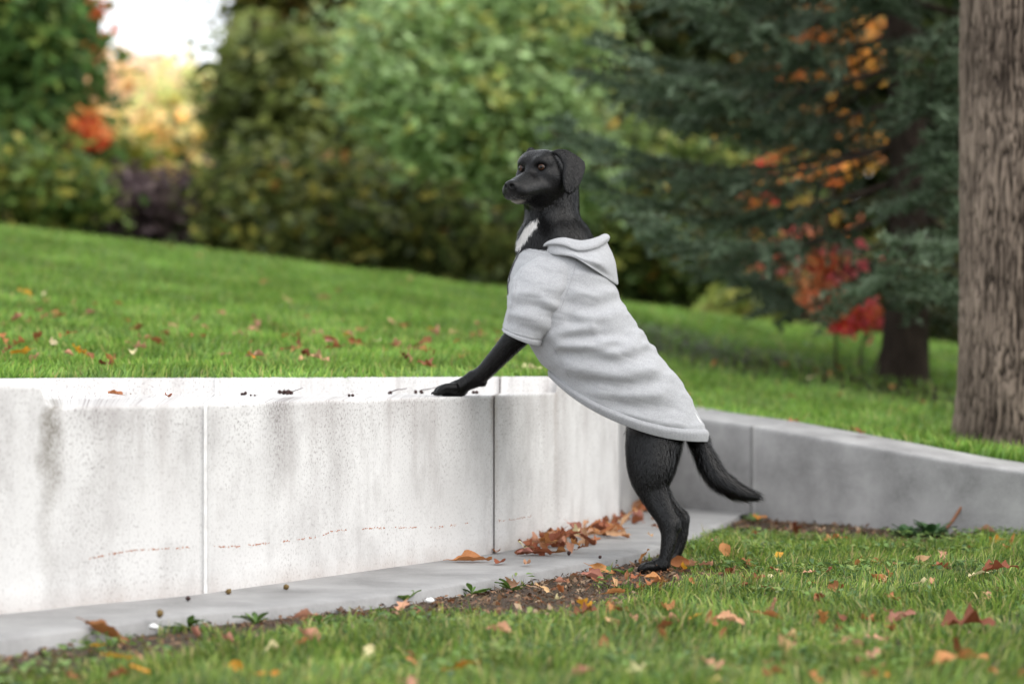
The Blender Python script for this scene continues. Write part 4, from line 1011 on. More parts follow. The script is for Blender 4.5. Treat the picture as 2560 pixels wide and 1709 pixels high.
make_tree('yellow_sapling', 'thin sapling with yellow-green leaves left of the purple hedge', 'tree', PD(300, 615, 17.2)[:2], PD(300, 400, 17.3), .02,
          [blob(290, 450, 17.3, 40, 40), blob(320, 400, 17.3, 30, 24), blob(250, 500, 17.2, 50, 40), blob(340, 470, 17.3, 16, 40)], 36, 24, .06, [(.24, .26, .04), (.15, .2, .04), (.34, .30, .05), (.10, .15, .03)], None, 24, .11)
# autumn trees far off in the gap, leaf colours paled in place of haze
FAR = [((250, 620, 46), [(250, 340, 50, 100), (290, 260, 50, 50)], [(.80, .56, .38), (.85, .64, .42), (.74, .60, .34)], 'far peach-orange tree left of the gap in the trees'),
       ((430, 620, 52), [(420, 260, 80, 50), (370, 340, 100, 70), (470, 350, 80, 80)], [(.82, .70, .38), (.86, .66, .46), (.74, .70, .34), (.86, .78, .48)], 'far golden tree in the middle of the gap in the trees'),
       ((520, 630, 44), [(510, 350, 60, 80), (550, 290, 50, 60), (470, 430, 90, 50)], [(.76, .68, .34), (.62, .66, .28), (.82, .58, .38)], 'far yellow-green tree at the right of the gap'),
       ((360, 640, 40), [(330, 420, 90, 70), (420, 440, 100, 60)], [(.80, .66, .28), (.68, .68, .28), (.82, .56, .26)], 'far low yellow bush above the purple hedge')]
for i, ((bx, by, d), bl, pal, lb) in enumerate(FAR):
    make_tree('autumn_tree', lb, 'tree', PD(bx, by, d)[:2], PD(bl[0][0], bl[0][1]+20, d), .15, [blob(a, b_, d, rx, ry) for a, b_, rx, ry in bl], 260, 26, .16, pal, None, 40+i, .3, group='autumn trees beyond the gap')
# purple hedge
hx0 = PD(355, 600, 16.9)
hb = [blob(x, 535+.12*(x-355), 16.9, 50, 50) for x in (240, 300, 360, 420, 480, 530)]
make_tree('purple_hedge', 'dark purple-leaved hedge in the gap between the trees', 'hedge', hx0[:2], PD(360, 560, 16.9), .03, hb, 320, 30, .05, [(.17, .12, .125), (.12, .085, .095), (.22, .16, .155), (.13, .11, .08)], [4, 4, 2, .7], 50, .14, stems=4)
# centre: dark evergreen, tall olive trees, light green locust
make_tree('dark_evergreen', 'dark green tree standing right of the bright gap', 'tree', PD(700, 690, 18)[:2], PD(710, 150, 18), .12,
          [blob(715, 330, 18, 110, 170), blob(690, 490, 17.8, 85, 130), blob(760, 480, 18, 150, 150), blob(830, 330, 18.3, 150, 150), blob(720, 200, 18.2, 110, 90), blob(920, 420, 18.2, 150, 160)],
          1000, 34, .075, [(.16, .20, .055), (.12, .15, .04), (.22, .25, .07), (.34, .33, .09), (.07, .09, .03)], [4, 4, 3, 1, 3], 60, .17)
make_tree('olive_tree', 'tall olive-yellow tree with sky showing through its thin top', 'tree', PD(780, 690, 21)[:2], PD(760, -60, 21), .14,
          [blob(705, 60, 21, 75, 70), blob(760, 120, 21, 110, 70), blob(820, 20, 21, 120, 60), blob(730, -60, 21, 140, 80), blob(910, 80, 21.5, 130, 90), blob(670, 120, 21, 40, 70)],
          300, 30, .075, [(.12, .13, .025), (.08, .10, .02), (.22, .19, .04), (.16, .10, .03)], [4, 4, 2, 2], 61, .17, shell=.6)
make_tree('brown_tree', 'dark brownish tree crown over the light green tree', 'tree', PD(1150, 720, 21)[:2], PD(1150, 0, 21), .16,
          [blob(960, 20, 21, 170, 90), blob(1130, 40, 21.5, 170, 110), blob(1290, 60, 21.5, 150, 150), blob(1080, 200, 22, 220, 130)],
          600, 34, .08, [(.08, .07, .025), (.06, .065, .022), (.14, .11, .03), (.05, .05, .02)], [3, 3, 2, 3], 62, .19)
make_tree('locust_tree', 'light green feathery tree behind the dog', 'tree', PD(1420, 760, 16.0)[:2], PD(1260, 200, 15.4), .05,
          [blob(1060, 150, 15, 130, 90), blob(1010, 250, 14.8, 110, 80), blob(1180, 130, 15.2, 150, 110), blob(1130, 280, 14.8, 150, 100), blob(1290, 260, 15, 140, 130), blob(1370, 120, 15.3, 120, 130), blob(1250, 30, 15.4, 160, 90), blob(1090, 370, 14.7, 70, 40), blob(1330, 380, 15, 110, 100), blob(950, 200, 15.2, 70, 50), blob(1240, 420, 14.8, 60, 40), blob(1440, 420, 15.2, 70, 90), blob(1000, 60, 15.6, 90, 60)],
          760, 44, .045, [(.28, .40, .17), (.37, .50, .23), (.21, .31, .10), (.47, .48, .14), (.12, .18, .06)], [4, 4, 3, 2, 1.4], 63, .13, flat=.8)
# dark understorey with autumn leaves
US = [(720, 600, 60, 80, 'shadowy green shrub right of the purple hedge'), (690, 590, 110, 110, 'dark shrub with rusty leaves left of the dog'), (830, 600, 120, 120, 'dark shrub with orange leaves left of the dog'),
      (980, 610, 120, 130, 'dark green shrub at the lawn edge nearest the dog'), (1120, 640, 110, 110, 'shrub with yellow leaves just left of the hoodie')]
for i, (x, y, rx, ry, lb) in enumerate(US):
    make_tree('undergrowth_shrub', lb, 'shrub', PD(x, 640+.12*(x-400), 16.4)[:2], PD(x, y, 16.4), .025, [blob(x, y, 16.4, rx, ry), blob(x-40, y-90, 16.7, rx*.8, ry*.8), blob(x+50, y+30, 16.1, rx*.8, ry*.6)],
              240, 32, .06, [(.11, .14, .04), (.06, .08, .025), (.19, .21, .055), (.36, .32, .07), (.40, .20, .06)], [4, 3.5, 4, 1.0, .12+.3*(i in (1, 2))], 70+i, .15, stems=3, group='shrubs along the far edge of the lawn')
for i, (x, y, rx, ry, lb) in enumerate([(1460, 560, 90, 150, 'yellow-green shrub right of the dog under the spruce boughs'), (1600, 520, 120, 120, 'green shrub with orange leaves behind the spruce boughs'), (1790, 560, 110, 120, 'olive shrub deep behind the spruce')]):
    make_tree('green_shrub', lb, 'shrub', PD(x, 770+.05*(x-1460), 16.6)[:2], PD(x, y, 16.6), .03, [blob(x, y, 16.6, rx, ry), blob(x-20, y-120, 16.9, rx, ry*.7), blob(x+30, y+90, 16.4, rx, ry*.5)],
              230, 32, .06, [(.17, .22, .06), (.10, .15, .04), (.26, .27, .07), (.42, .26, .06), (.05, .08, .025)], [4, 4, 2, .8, 3], 80+i, .15, stems=3)
for i, (x, y, rx, ry, lb) in enumerate([(1880, 785, 60, 36, 'small pale yellow-green bush in the grass under the spruce')]):
    make_tree('small_bush', lb, 'bush', PD(x, 815, 14.6)[:2], PD(x, y, 14.6), .012, [blob(x, y, 14.6, rx, ry), blob(x-50, y+10, 14.6, rx*.6, ry*.6)], 60, 24, .05, [(.30, .34, .08), (.2, .26, .06), (.4, .38, .12)], None, 88, .09, stems=3)
# red burning bush and orange tree seen through the spruce
make_tree('red_maple_bush', 'bright red and orange bush left of the spruce trunk', 'bush', PD(2110, 850, 12.6)[:2], PD(2110, 640, 12.6), .009,
          [blob(2085, 655, 12.6, 42, 16, .12, .03), blob(2115, 690, 12.6, 30, 14, .12, .02), blob(2075, 725, 12.5, 50, 15, .12, .035), blob(2085, 765, 12.5, 45, 15, .12, .03), blob(2130, 790, 12.5, 50, 26, .15, .05), blob(2175, 770, 12.6, 20, 20, .12, .012), blob(1950, 650, 13.9, 45, 30, .15, .02), blob(2020, 590, 13.8, 40, 30, .15, .015)],
          40, 24, .045, [(.90, .20, .22), (.95, .30, .30), (.88, .34, .17), (.90, .45, .20)], [4, 3, 2, 1.3], 90, .05, stems=3)
make_tree('red_maple_bush', 'taller sparse red-leaved maple deep behind the spruce', 'tree', PD(2020, 830, 15.4)[:2], PD(2030, 380, 15.4), .025,
          [blob(2035, 445, 15.3, 40, 32, .3, .03), blob(2020, 540, 15.3, 45, 30, .3, .03), blob(1940, 420, 15.3, 40, 40, .3, .02), blob(2080, 400, 15.3, 40, 22, .3, .02), blob(1900, 500, 15.3, 50, 40, .3, .02)],
          16, 18, .055, [(.78, .10, .08), (.75, .22, .05), (.70, .34, .06), (.35, .25, .05), (.45, .12, .05)], [2, 2, 2.5, 2, 1], 91, .09, stems=2)
make_tree('orange_tree', 'orange and gold autumn tree showing through the top of the spruce', 'tree', PD(2060, 830, 19)[:2], PD(2060, 150, 19), .07,
          [blob(2050, 75, 19, 70, 40, .6), blob(2110, 140, 19, 60, 25, .6), blob(2000, 130, 19, 50, 25, .6), blob(1960, 350, 19, 60, 22, .6, .04), blob(1860, 450, 19, 50, 30, .6, .04), blob(2070, 360, 19, 60, 25, .6, .04)],
          80, 26, .07, [(.62, .27, .05), (.66, .36, .07), (.52, .18, .05), (.35, .28, .07)], [4, 3, 2, 1.5], 92, .14)
# the closed wood behind everything
r = np.random.default_rng(99); wb = []
for x in np.arange(830, 4200, 160):
    for y in (-120, 60, 220, 380, 560, 740, 840):
        wb.append(blob(x+r.uniform(-40, 40), y+r.uniform(-50, 50)+0, 34+r.uniform(-1.5, 2.5), 150, 160))
wb = [b for b in wb if not (proj(b[0])[0] < 700 and proj(b[0])[1] < 260)]
for x in np.arange(-1500, 20, 180):
    for y in (0, 300, 560): wb.append(blob(x-60, y, 34+r.uniform(-1, 2), 150, 170))
V, Fc, col = leaf_cloud(wb, 5200, 24, .16, [(.05, .075, .022), (.035, .05, .018), (.085, .105, .03), (.16, .15, .035)], [4, 4, 3, 1], 98, .44)
struct(obj('woodland', V, Fc, M_leaf, attrs={'col': col}, smooth=False), 'stuff', 'dark closed woodland far behind the park trees', 'woodland')

# --- blue spruce
SPX, SPY = float(P(2258, 900, 12.2)[0]), 12.2; SPZ = ground_at(SPX, SPY)
spruce = root('blue_spruce', (SPX, SPY, SPZ), 'blue-green spruce with drooping boughs and a dark bare trunk', 'spruce')
tp_ = np.array([(SPX+.03*math.sin(k*.9), SPY+.02*math.cos(k), SPZ-.1+k*.55) for k in range(18)])
V, Fc = tube(tp_, np.concatenate([[.14, .105], np.linspace(.098, .012, 16)]), 16); obj('trunk', V, Fc, M_bark_dark, spruce)
r = np.random.default_rng(31); boughs, tw_p, tw_d, tw_l, tw_sh = [], [], [], [], []
zb = .5
while zb < 8.6:
    L0 = 1.95*(1-zb/10.5)*(.6 if zb < .62 else 1.0); nb_ = 6 if zb < 4 else 4
    a0 = r.uniform(0, 6.28)
    for k in range(nb_):
        az = a0+k*2*math.pi/nb_+r.normal(0, .22); Lb = L0*r.uniform(.75, 1.12)
        if zb < .8 and 3.0 < az % 6.283 < 4.4: continue
        n = 22; t = np.linspace(0, 1, n); hor = Lb*t; dz = -.26*Lb*np.sin(t*2.2)*.55+.10*Lb*t**3*1.3
        sideways = .12*Lb*np.sin(t*3+r.uniform(0, 6))*t
        p = np.stack([SPX+math.cos(az)*hor-math.sin(az)*sideways, SPY+math.sin(az)*hor+math.cos(az)*sideways, SPZ+zb+dz+.05*r.normal(0, 1)*t], 1)
        boughs.append(tube(p, np.linspace(.017, .003, n)*(.6+.4*Lb/2.7), 5, cap=False))
        # dead twigs near the trunk, living twigs outside
        for s in np.arange(.2, 1.0, .026 if zb < 3.0 else .07):
            i = int(s*(n-1)); d_ = p[min(i+1, n-1)]-p[max(i-1, 0)]; d_ /= np.linalg.norm(d_)
            sdv = np.cross(d_, [0, 0, 1.]); sdv /= np.linalg.norm(sdv)
            for sgn in (-1, 1):
                if r.uniform() < (.5 if s < .4 else .08): continue
                ln_ = Lb*.25*(1.15-s*.6)*r.uniform(.6, 1.25)
                v = d_*.75+sdv*sgn*r.uniform(.6, 1.0)+np.array([0, 0, r.normal(-.12, .16)]); v /= np.linalg.norm(v)
                tw_p.append(p[i]); tw_d.append(v); tw_l.append(ln_); tw_sh.append(s)
        d_ = p[-1]-p[-3]; tw_p.append(p[-2]); tw_d.append(d_/np.linalg.norm(d_)); tw_l.append(.16); tw_sh.append(1.)
    zb += r.uniform(.15, .22) if zb < 3.0 else r.uniform(.3, .42)
tw_p, tw_d, tw_l, tw_sh = map(np.array, (tw_p, tw_d, tw_l, tw_sh))
for V, Fc in boughs: obj('bough', V, Fc, M_bark_dark, spruce)
NP_ = 54; nT = len(tw_p); s = r.uniform(0, 1, (nT, NP_)); c = tw_p[:, None]+tw_d[:, None]*(s*tw_l[:, None])[..., None]+np.array([0, 0, -1.])*(s**2*tw_l[:, None]*.12)[..., None]
q = r.normal(0, 1, (nT, NP_, 3)); q += tw_d[:, None]*.9+np.array([0, 0, .45]); q /= np.linalg.norm(q, axis=2)[..., None]
sd2 = np.cross(q, r.normal(0, 1, q.shape)); sd2 /= np.linalg.norm(sd2, axis=2)[..., None]
nl = r.uniform(.028, .055, (nT, NP_, 1)); wd2 = .0062
V = np.stack([c-sd2*wd2, c+sd2*wd2, c+q*nl], 2).reshape(-1, 3)
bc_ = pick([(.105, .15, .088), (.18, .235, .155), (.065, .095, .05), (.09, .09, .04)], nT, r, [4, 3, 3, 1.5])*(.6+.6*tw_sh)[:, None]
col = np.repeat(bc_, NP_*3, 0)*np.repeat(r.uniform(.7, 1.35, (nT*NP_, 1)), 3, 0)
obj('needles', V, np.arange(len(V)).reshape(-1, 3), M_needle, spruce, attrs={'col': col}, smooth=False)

# --- big furrowed trunk at the right edge
BTX, BTY = float(P(2604, 900, 8.65)[0]), 8.65; BTZ = ground_at(BTX, BTY)
big = root('park_tree', (BTX, BTY, BTZ), 'large tree with a thick furrowed grey-brown trunk at the right edge', 'tree')
nzs, nth = 310, 380; zz = np.linspace(-.12, 2.6, nzs); th = np.linspace(0, 2*math.pi, nth, endpoint=False); Zg, Tg = np.meshgrid(zz, th, indexing='ij')
R0 = .292+.075*np.exp(-np.clip(Zg+.05, 0, 9)/.16)-.001*Zg
R0 = R0*(1+.03*np.sin(3*Tg+1)*np.exp(-Zg/.5)+.012*np.sin(2*Tg+Zg))
cxn, cyn = np.cos(Tg)*9.5, np.sin(Tg)*9.5
w1 = fbm(cxn*.8, cyn*.8, Zg*5)-.5
n1 = np.abs(2*vnoise(cxn*3.2+w1*3.4, cyn*3.2+w1*3.4, Zg*9+w1*1.4)-1); n2 = np.abs(2*vnoise(cxn*3.6+w1*3+7, cyn*3.6+w1*3, Zg*17+3)-1)
fur_ = np.clip(1-np.minimum(n1*2.3, n2*2.6+.25), 0, 1)**1.6
Rr = R0-.017*fur_+.004*(fbm(cxn*4, cyn*4, Zg*30)-.5)
V = np.stack([BTX+np.cos(Tg)*Rr+.002*Zg, BTY+np.sin(Tg)*Rr, BTZ+Zg], -1).reshape(-1, 3)
obj('trunk', V, grid_faces(nzs, nth, True), M_bark, big, attrs={'crack': np.clip(fur_*1.1, 0, 1).ravel()})
top = np.array([BTX+.03, BTY, BTZ+2.58]); parts = [tube(wiggle(top-[0, 0, .3], top+np.array([.1, .1, 3.2]), 12, .05, 3), np.linspace(.275, .12, 12), 18)]
bb = []
for k in range(7):
    az = k*.9+.4; q = top+np.array([0, 0, .5+.35*k]); e_ = q+np.array([math.cos(az)*2.0, math.sin(az)*2.0, 1.6])
    parts.append(tube(wiggle(q, e_, 9, .08, 100+k), np.linspace(.09, .02, 9), 8)); bb.append((e_, np.array([1.1, 1.1, .8]), 1.))
V, Fc = join_mixed(parts); obj('limbs', V, Fc, M_bark, big)
V, Fc, col = leaf_cloud(bb, 260, 30, .07, [(.12, .14, .03), (.2, .18, .04), (.08, .11, .025)], None, 120, .25)
obj('crown', V, Fc, M_leaf, big, attrs={'col': col}, smooth=False)

# ------------------------------------------------------------------ fallen leaves
def leaf_mesh(kind, seed, m_):
    r = np.random.default_rng(seed); nu, nv = 13, 5; u = np.linspace(0, 1, nu); v = np.linspace(-1, 1, nv); U, Vv = np.meshgrid(u, v, indexing='ij')
    if kind == 'oval': wprof = .30*np.sin(np.pi*u**.85)**.9
    elif kind == 'long': wprof = .19*np.sin(np.pi*u**.9)
    else: wprof = (.13+.26*np.sin(u*np.pi*2.5+.3)**2)*np.sin(np.pi*u**.8)**.6       # lobed
    wprof = wprof+.006*(np.arange(nu) % 2); wprof[0] = .012; wprof[-1] = .004
    x = U-.5; y = Vv*wprof[:, None]
    curl, twist, bendl, ph = r.uniform(.25, 1.5), r.normal(0, .5), r.normal(.5, .7), r.uniform(0, 6)
    z = curl*y**2*2.0+bendl*.22*(x**2)+.05*np.sin(x*9+ph)*np.sign(Vv)*np.abs(Vv)+.03*r.normal(0, 1, x.shape)*np.abs(Vv)
    y = y*(1-.25*curl*np.abs(Vv)); z = z+twist*x*y*1.3
    V = np.stack([x, y, z], -1).reshape(-1, 3); Fq = grid_faces(nu, nv)
    st, fs = tube(np.array([(-.5, 0, V[:, 2].min()*0+z[0, 2]), (-.6, .01, z[0, 2]+.02), (-.72, .03, z[0, 2]+.0)]), [.012, .009, .007], 4, cap=False)
    V2, F2 = join([(V, Fq), (st, fs[0])]); V2[:, 2] -= np.percentile(V2[:, 2], 8)
    return new_mesh('fallen_leaf', V2, F2, m_)
LM = {}
for ci, c_ in enumerate(ML):
    LM[c_] = [leaf_mesh(k, 300+ci*20+j, ML[c_]) for j, k in enumerate(('oval', 'lobed', 'long', 'oval', 'lobed', 'oval'))]
WORD = {'orange': 'orange-brown', 'brown': 'dark brown', 'tan': 'pale tan', 'pink': 'pinkish tan', 'yellow': 'golden yellow', 'cream': 'cream-yellow', 'red': 'red'}
def solve(px, py, zf):
    d = 7.
    z = 0.
    for _ in range(40):
        dn = FPX*(CAMH-z)/(py-HY) if py > HY+8 else d
        d = .5*d+.5*np.clip(dn, 3, 20); p = P(px, py, d); z = float(zf(p[0], p[1]))
    return P(px, py, d)
def solve_hill(px, py):
    ds = np.linspace(6, 17, 900); p = P(px, py, ds); h = p[:, 2]-hill_z(p[:, 0], p[:, 1]); ok = p[:, 1] > np.interp(p[:, 0], _hx, _hy)
    i = np.where(ok & (h < 0))[0]
    return p[i[0]] if len(i) else None
SHAPE = ['oval', 'lobed', 'narrow', 'oval', 'lobed', 'oval']
USED = {}
FLAND = [(110, 1640, 'in the lower left corner'), (350, 1600, 'left of the white joint'), (560, 1640, 'below the white joint'), (800, 1600, 'below the dark wall stain'), (1000, 1650, 'left of the bright orange-yellow leaf'), (1300, 1640, 'right of the bright orange-yellow leaf'),
         (1200, 1530, 'below the bare soil'), (1500, 1560, 'left of the pinkish pointed leaf'), (1640, 1480, 'just below the hind paws'), (1760, 1410, 'right of the hind paws'), (1900, 1330, 'under the tail tip'), (1900, 1480, 'between the tail and the bottom edge'), (1760, 1640, 'at the bottom below the dog'),
         (2000, 1640, 'at the bottom right of the dog'), (2100, 1400, 'in front of the grey wall'), (2150, 1530, 'left of the curled pinkish leaf'), (2300, 1380, 'in front of the dark creeper'), (2420, 1480, 'above the large lobed leaf'), (2200, 1640, 'left of the long curled leaf'), (2500, 1600, 'by the large lobed leaf'), (2520, 1370, 'at the right edge near the grey wall')]
ULAND = [(40, 880, 'at the left edge'), (60, 760, 'high up at the left edge'), (200, 900, 'above the left end of the seat'), (250, 780, 'halfway up on the left'), (400, 900, 'just left of the white joint'), (450, 800, 'halfway up above the white joint'), (600, 900, 'just right of the white joint'), (620, 800, 'halfway up left of centre'),
         (760, 900, 'above the dark wall stain'), (850, 830, 'halfway up left of the dog'), (930, 910, 'left of the ragged orange leaf'), (1050, 850, 'left of the dog sleeve'), (1180, 920, 'behind the front leg'), (420, 640, 'near the purple hedge'), (1720, 930, 'just right of the dog'), (1900, 980, 'above the grey wall'), (2150, 1000, 'left of the thick trunk'), (2300, 1060, 'beside the thick trunk')]
DLAND = [(1320, 1375, 'below the seat end'), (1370, 1365, 'left of the seat end'), (1420, 1345, 'nearest the seat end'), (1480, 1330, 'left of the wall corner'), (1550, 1310, 'at the wall corner'), (1590, 1280, 'in the inner corner'), (1660, 1275, 'behind the dog leg')]
PLAND = [(1600, 1340, 'left of the far hind leg'), (1680, 1300, 'between the hind legs and the grey wall'), (1760, 1300, 'below the tail'), (1750, 1340, 'right of the hock')]
def say(px, py, c_, kind, size, where, lands):
    ld = min(lands, key=lambda q: (q[0]-px)**2+((q[1]-py)*1.6)**2)[2]; sz = 'tiny' if size < .043 else 'small' if size < .058 else 'fair-sized' if size < .072 else 'large'
    t_ = f'{sz} {WORD[c_]} {SHAPE[kind]} leaf {where} {ld}'
    return t_ if len(t_.replace('-', ' ').split()) <= 16 else t_.split(' ', 1)[1]
rl = random.Random(17); n_leaf = 0
def put_leaf(p, col, size, label, group, tilt=.35, kind=None, rz=None, lift=0.0, rx=None):
    global n_leaf
    me = LM[col][rl.randrange(6) if kind is None else kind]; o = bpy.data.objects.new('fallen_leaf', me); C.objects.link(o)
    o.location = (float(p[0]), float(p[1]), float(p[2])+lift); size *= .86; o.scale = (size, size*rl.uniform(.85, 1.1), size)
    o.rotation_euler = (rl.gauss(0, tilt) if rx is None else rx, rl.gauss(0, tilt), rl.uniform(0, 6.283) if rz is None else rz)
    tag(o, label, 'leaf', group); n_leaf += 1; return o
# leaves one can single out
SPEC = [(2422, 1556, 'brown', .135, 'large red-brown lobed leaf curling up in the right foreground grass', 1), (2394, 1648, 'orange', .15, 'long curled orange leaf at the bottom right of the lawn', 2),
        (2500, 1420, 'orange', .12, 'big rust-coloured leaf at the right edge of the front lawn', 1), (2248, 1545, 'pink', .09, 'curled pinkish leaf left of the large lobed leaf', 0),
        (1824, 1545, 'pink', .075, 'pinkish tan leaf with a pointed top right below the dog', 0), (1739, 1536, 'yellow', .05, 'small golden leaf left of the pinkish leaf below the dog', 0),
        (1159, 1661, 'yellow', .085, 'bright orange-yellow leaf at the bottom centre of the lawn', 0), (1487, 1440, 'pink', .085, 'flat pinkish leaf on the soil in front of the hind paw', 3),
        (1506, 1418, 'orange', .085, 'upright brown leaf standing at the paving edge near the paw', 2), (1640, 1444, 'orange', .075, 'curled orange leaf leaning against the hind paw', 0),
        (1703, 1402, 'orange', .08, 'upright orange leaf right behind the hind feet', 0), (2475, 1328, 'tan', .085, 'pale tan leaf by the foot of the grey wall at right', 3), (2300, 1452, 'cream', .055, 'cream leaf in the right half of the front lawn', 0),
        (266, 1581, 'brown', .115, 'dark brown curled leaf at the edge of the paving on the left', 0), (246, 1608, 'yellow', .04, 'small orange leaf below the dark brown leaf on the left', 0), (672, 1680, 'yellow', .06, 'golden leaf at the bottom edge left of centre', 2),
        (764, 1536, 'pink', .07, 'reddish leaf on the soil beside the paving', 0), (351, 1669, 'yellow', .06, 'yellow leaf in the lower left corner of the lawn', 0), (2090, 1345, 'orange', .085, 'yellow-brown curled leaf in the grass right of the tail', 1)]
for x, y, c_, s_, lb, k in SPEC:
    p = solve(x, y, lambda a, b: lawn_z(a, b)+.025); up_ = 'upright' in lb
    put_leaf(p, c_, s_, lb, None, .25, k, rz=(rl.uniform(-.6, .6)), lift=-.004, rx=(1.2 if up_ else None))
for x, y, c_, s_, lb, k in [(1180, 1400, 'orange', .125, 'large curled tan-orange leaf on the paving at the wall foot', 0), (1240, 1378, 'orange', .06, 'small leaf leaning on the wall foot at the dark joint', 0), (1252, 1405, 'orange', .07, 'orange leaf right beside the large curled leaf on the paving', 0),
                            (1318, 1408, 'tan', .055, 'pale leaf on the paving right of the large curled leaf', 3), (1350, 1382, 'orange', .105, 'wide flat orange leaf on the paving under the step in the wall', 3), (1900, 1292, 'yellow', .07, 'golden leaf lying alone on the far end of the paving', 3)]:
    put_leaf(G(x, y, .004), c_, s_, lb, None, .12, k, lift=.0)
for x, y, c_, s_, lb in [(288, 990, 'orange', .065, 'curled orange leaf on the stone seat, leftmost'), (421, 996, 'orange', .055, 'thin orange leaf on the front edge of the stone seat'), (919, 982, 'orange', .07, 'rusty leaf on the stone seat left of the paw')]:
    d = FPX*(CAMH-Z_SEAT)/(y-HY); d = max(d, front_px(np.array([float(x)]), np.array([1000.]))[0][0, 1]+.06)
    put_leaf(P(x, HY+FPX*(CAMH-Z_SEAT)/d, d), c_, s_, lb, None, .1, 0, lift=.006)
for x, y, c_, s_, lb in [(30, 822, 'brown', .13, 'big brown leaf in the upper lawn at the left edge'), (133, 880, 'cream', .075, 'pale cream leaf in the upper lawn on the left'), (209, 906, 'yellow', .05, 'yellow leaf in the upper lawn just behind the wall'),
                         (263, 936, 'brown', .09, 'brown leaf in the grass touching the back of the white wall'), (330, 845, 'orange', .08, 'reddish-brown leaf in the upper lawn left of centre'), (1064, 937, 'orange', .11, 'ragged orange leaf on the lawn edge above the paw'), (1330, 932, 'cream', .1, 'cream-yellow leaf on the grey kerb stone behind the wall')]:
    p = solve_hill(x, y) if x < 1300 else P(1325, 936, 7.95)
    if p is not None: put_leaf(p, c_, s_, lb, None, .3, lift=.03 if x < 1300 else .02)
# leaves drifted against the wall on the paving
for k in range(84):
    t = rl.random()**.85; s = 1300+t*325; y_in = np.interp(s, [1234, 1390, 1548, 1608, 1720], [1381, 1345, 1301, 1264, 1271]); py = y_in+4+abs(rl.gauss(0, 1))*(11+7*(s < 1560)); px = s+rl.gauss(0, 14)
    if px < 1400 and py < 1348: continue
    c_ = rl.choices(['orange', 'brown', 'tan', 'pink', 'red', 'cream'], [6, 2.5, 1.5, 1.5, .25, .4])[0]
    p = G(px, max(py, y_in+6), .0); kd_, sz_ = rl.randrange(6), rl.uniform(.05, .095); put_leaf(p, c_, sz_, say(px, py, c_, kd_, sz_, 'in the drift', DLAND), 'leaves drifted along the wall foot', .5, kd_, lift=.004+.02*rl.random())
for k in range(14):
    px = rl.uniform(1560, 1800); py = rl.uniform(1285, 1370)
    if py > np.interp(px, edge_px[:, 0], edge_px[:, 1])-8: continue
    c_ = rl.choices(['orange', 'brown', 'tan'], [4, 3, 1])[0]; kd_, sz_ = rl.randrange(6), rl.uniform(.03, .07); put_leaf(G(px, py), c_, sz_, say(px, py, c_, kd_, sz_, 'on the paving', PLAND), 'leaves scattered on the paving', .2, kd_, lift=.005)
# leaves scattered in the front lawn
LP_ = [(2350, 1415, 'orange'), (2303, 1406, 'tan'), (1780, 1552, 'orange'), (1918, 1470, 'orange'), (1871, 1448, 'orange'), (2087, 1470, 'brown'), (2145, 1409, 'orange'), (1537, 1481, 'orange'), (1730, 1409, 'pink'), (1766, 1409, 'pink'),
       (1835, 1426, 'tan'), (1957, 1622, 'tan'), (1918, 1691, 'orange'), (1786, 1666, 'pink'), (2173, 1641, 'pink'), (2107, 1614, 'tan'), (1985, 1320, 'brown'), (1885, 1337, 'orange'), (1813, 1376, 'orange'), (1775, 1354, 'pink'),
       (290, 1641, 'yellow'), (349, 1644, 'pink'), (589, 1666, 'yellow'), (775, 1594, 'pink'), (570, 1596, 'pink'), (683, 1622, 'cream'), (1007, 1511, 'pink'), (1253, 1578, 'pink'), (1930, 1519, 'pink'), (1930, 1540, 'orange'), (1590, 1443, 'orange'),
       (1610, 1395, 'orange'), (2055, 1540, 'orange'), (2110, 1545, 'brown'), (2170, 1548, 'orange'), (2390, 1620, 'brown'), (2480, 1680, 'orange'), (1580, 1545, 'pink'), (1670, 1520, 'orange'), (2240, 1500, 'orange'), (1640, 1410, 'orange'), (1355, 1470, 'tan')]
for x, y, c_ in LP_:
    p = solve(x, y, lambda a, b: lawn_z(a, b)+.022); kd_, sz_ = rl.randrange(6), rl.uniform(.05, .085); put_leaf(p, c_, sz_, say(x, y, c_, kd_, sz_, 'in the front lawn', FLAND), 'leaves in the front lawn', .45, kd_, lift=0)
for k in range(140):
    px = rl.uniform(-40, 2620); py = 1709-360*rl.random()**.8
    if py < np.interp(px, np.append(edge_px[:, 0], [2200, 2600]), np.append(edge_px[:, 1], [1312, 1330]))+14: continue
    if px < 1300 and rl.random() < .35: continue
    p = solve(px, py, lambda a, b: lawn_z(a, b)+.018); c_ = rl.choices(['orange', 'brown', 'tan', 'pink', 'yellow', 'cream'], [4, 3.5, 1.5, 3, .8, .6])[0]
    kd_, sz_ = rl.randrange(6), rl.uniform(.03, .07); put_leaf(p, c_, sz_, say(px, py, c_, kd_, sz_, 'in the front lawn', FLAND), 'leaves in the front lawn', .55, kd_, lift=0)
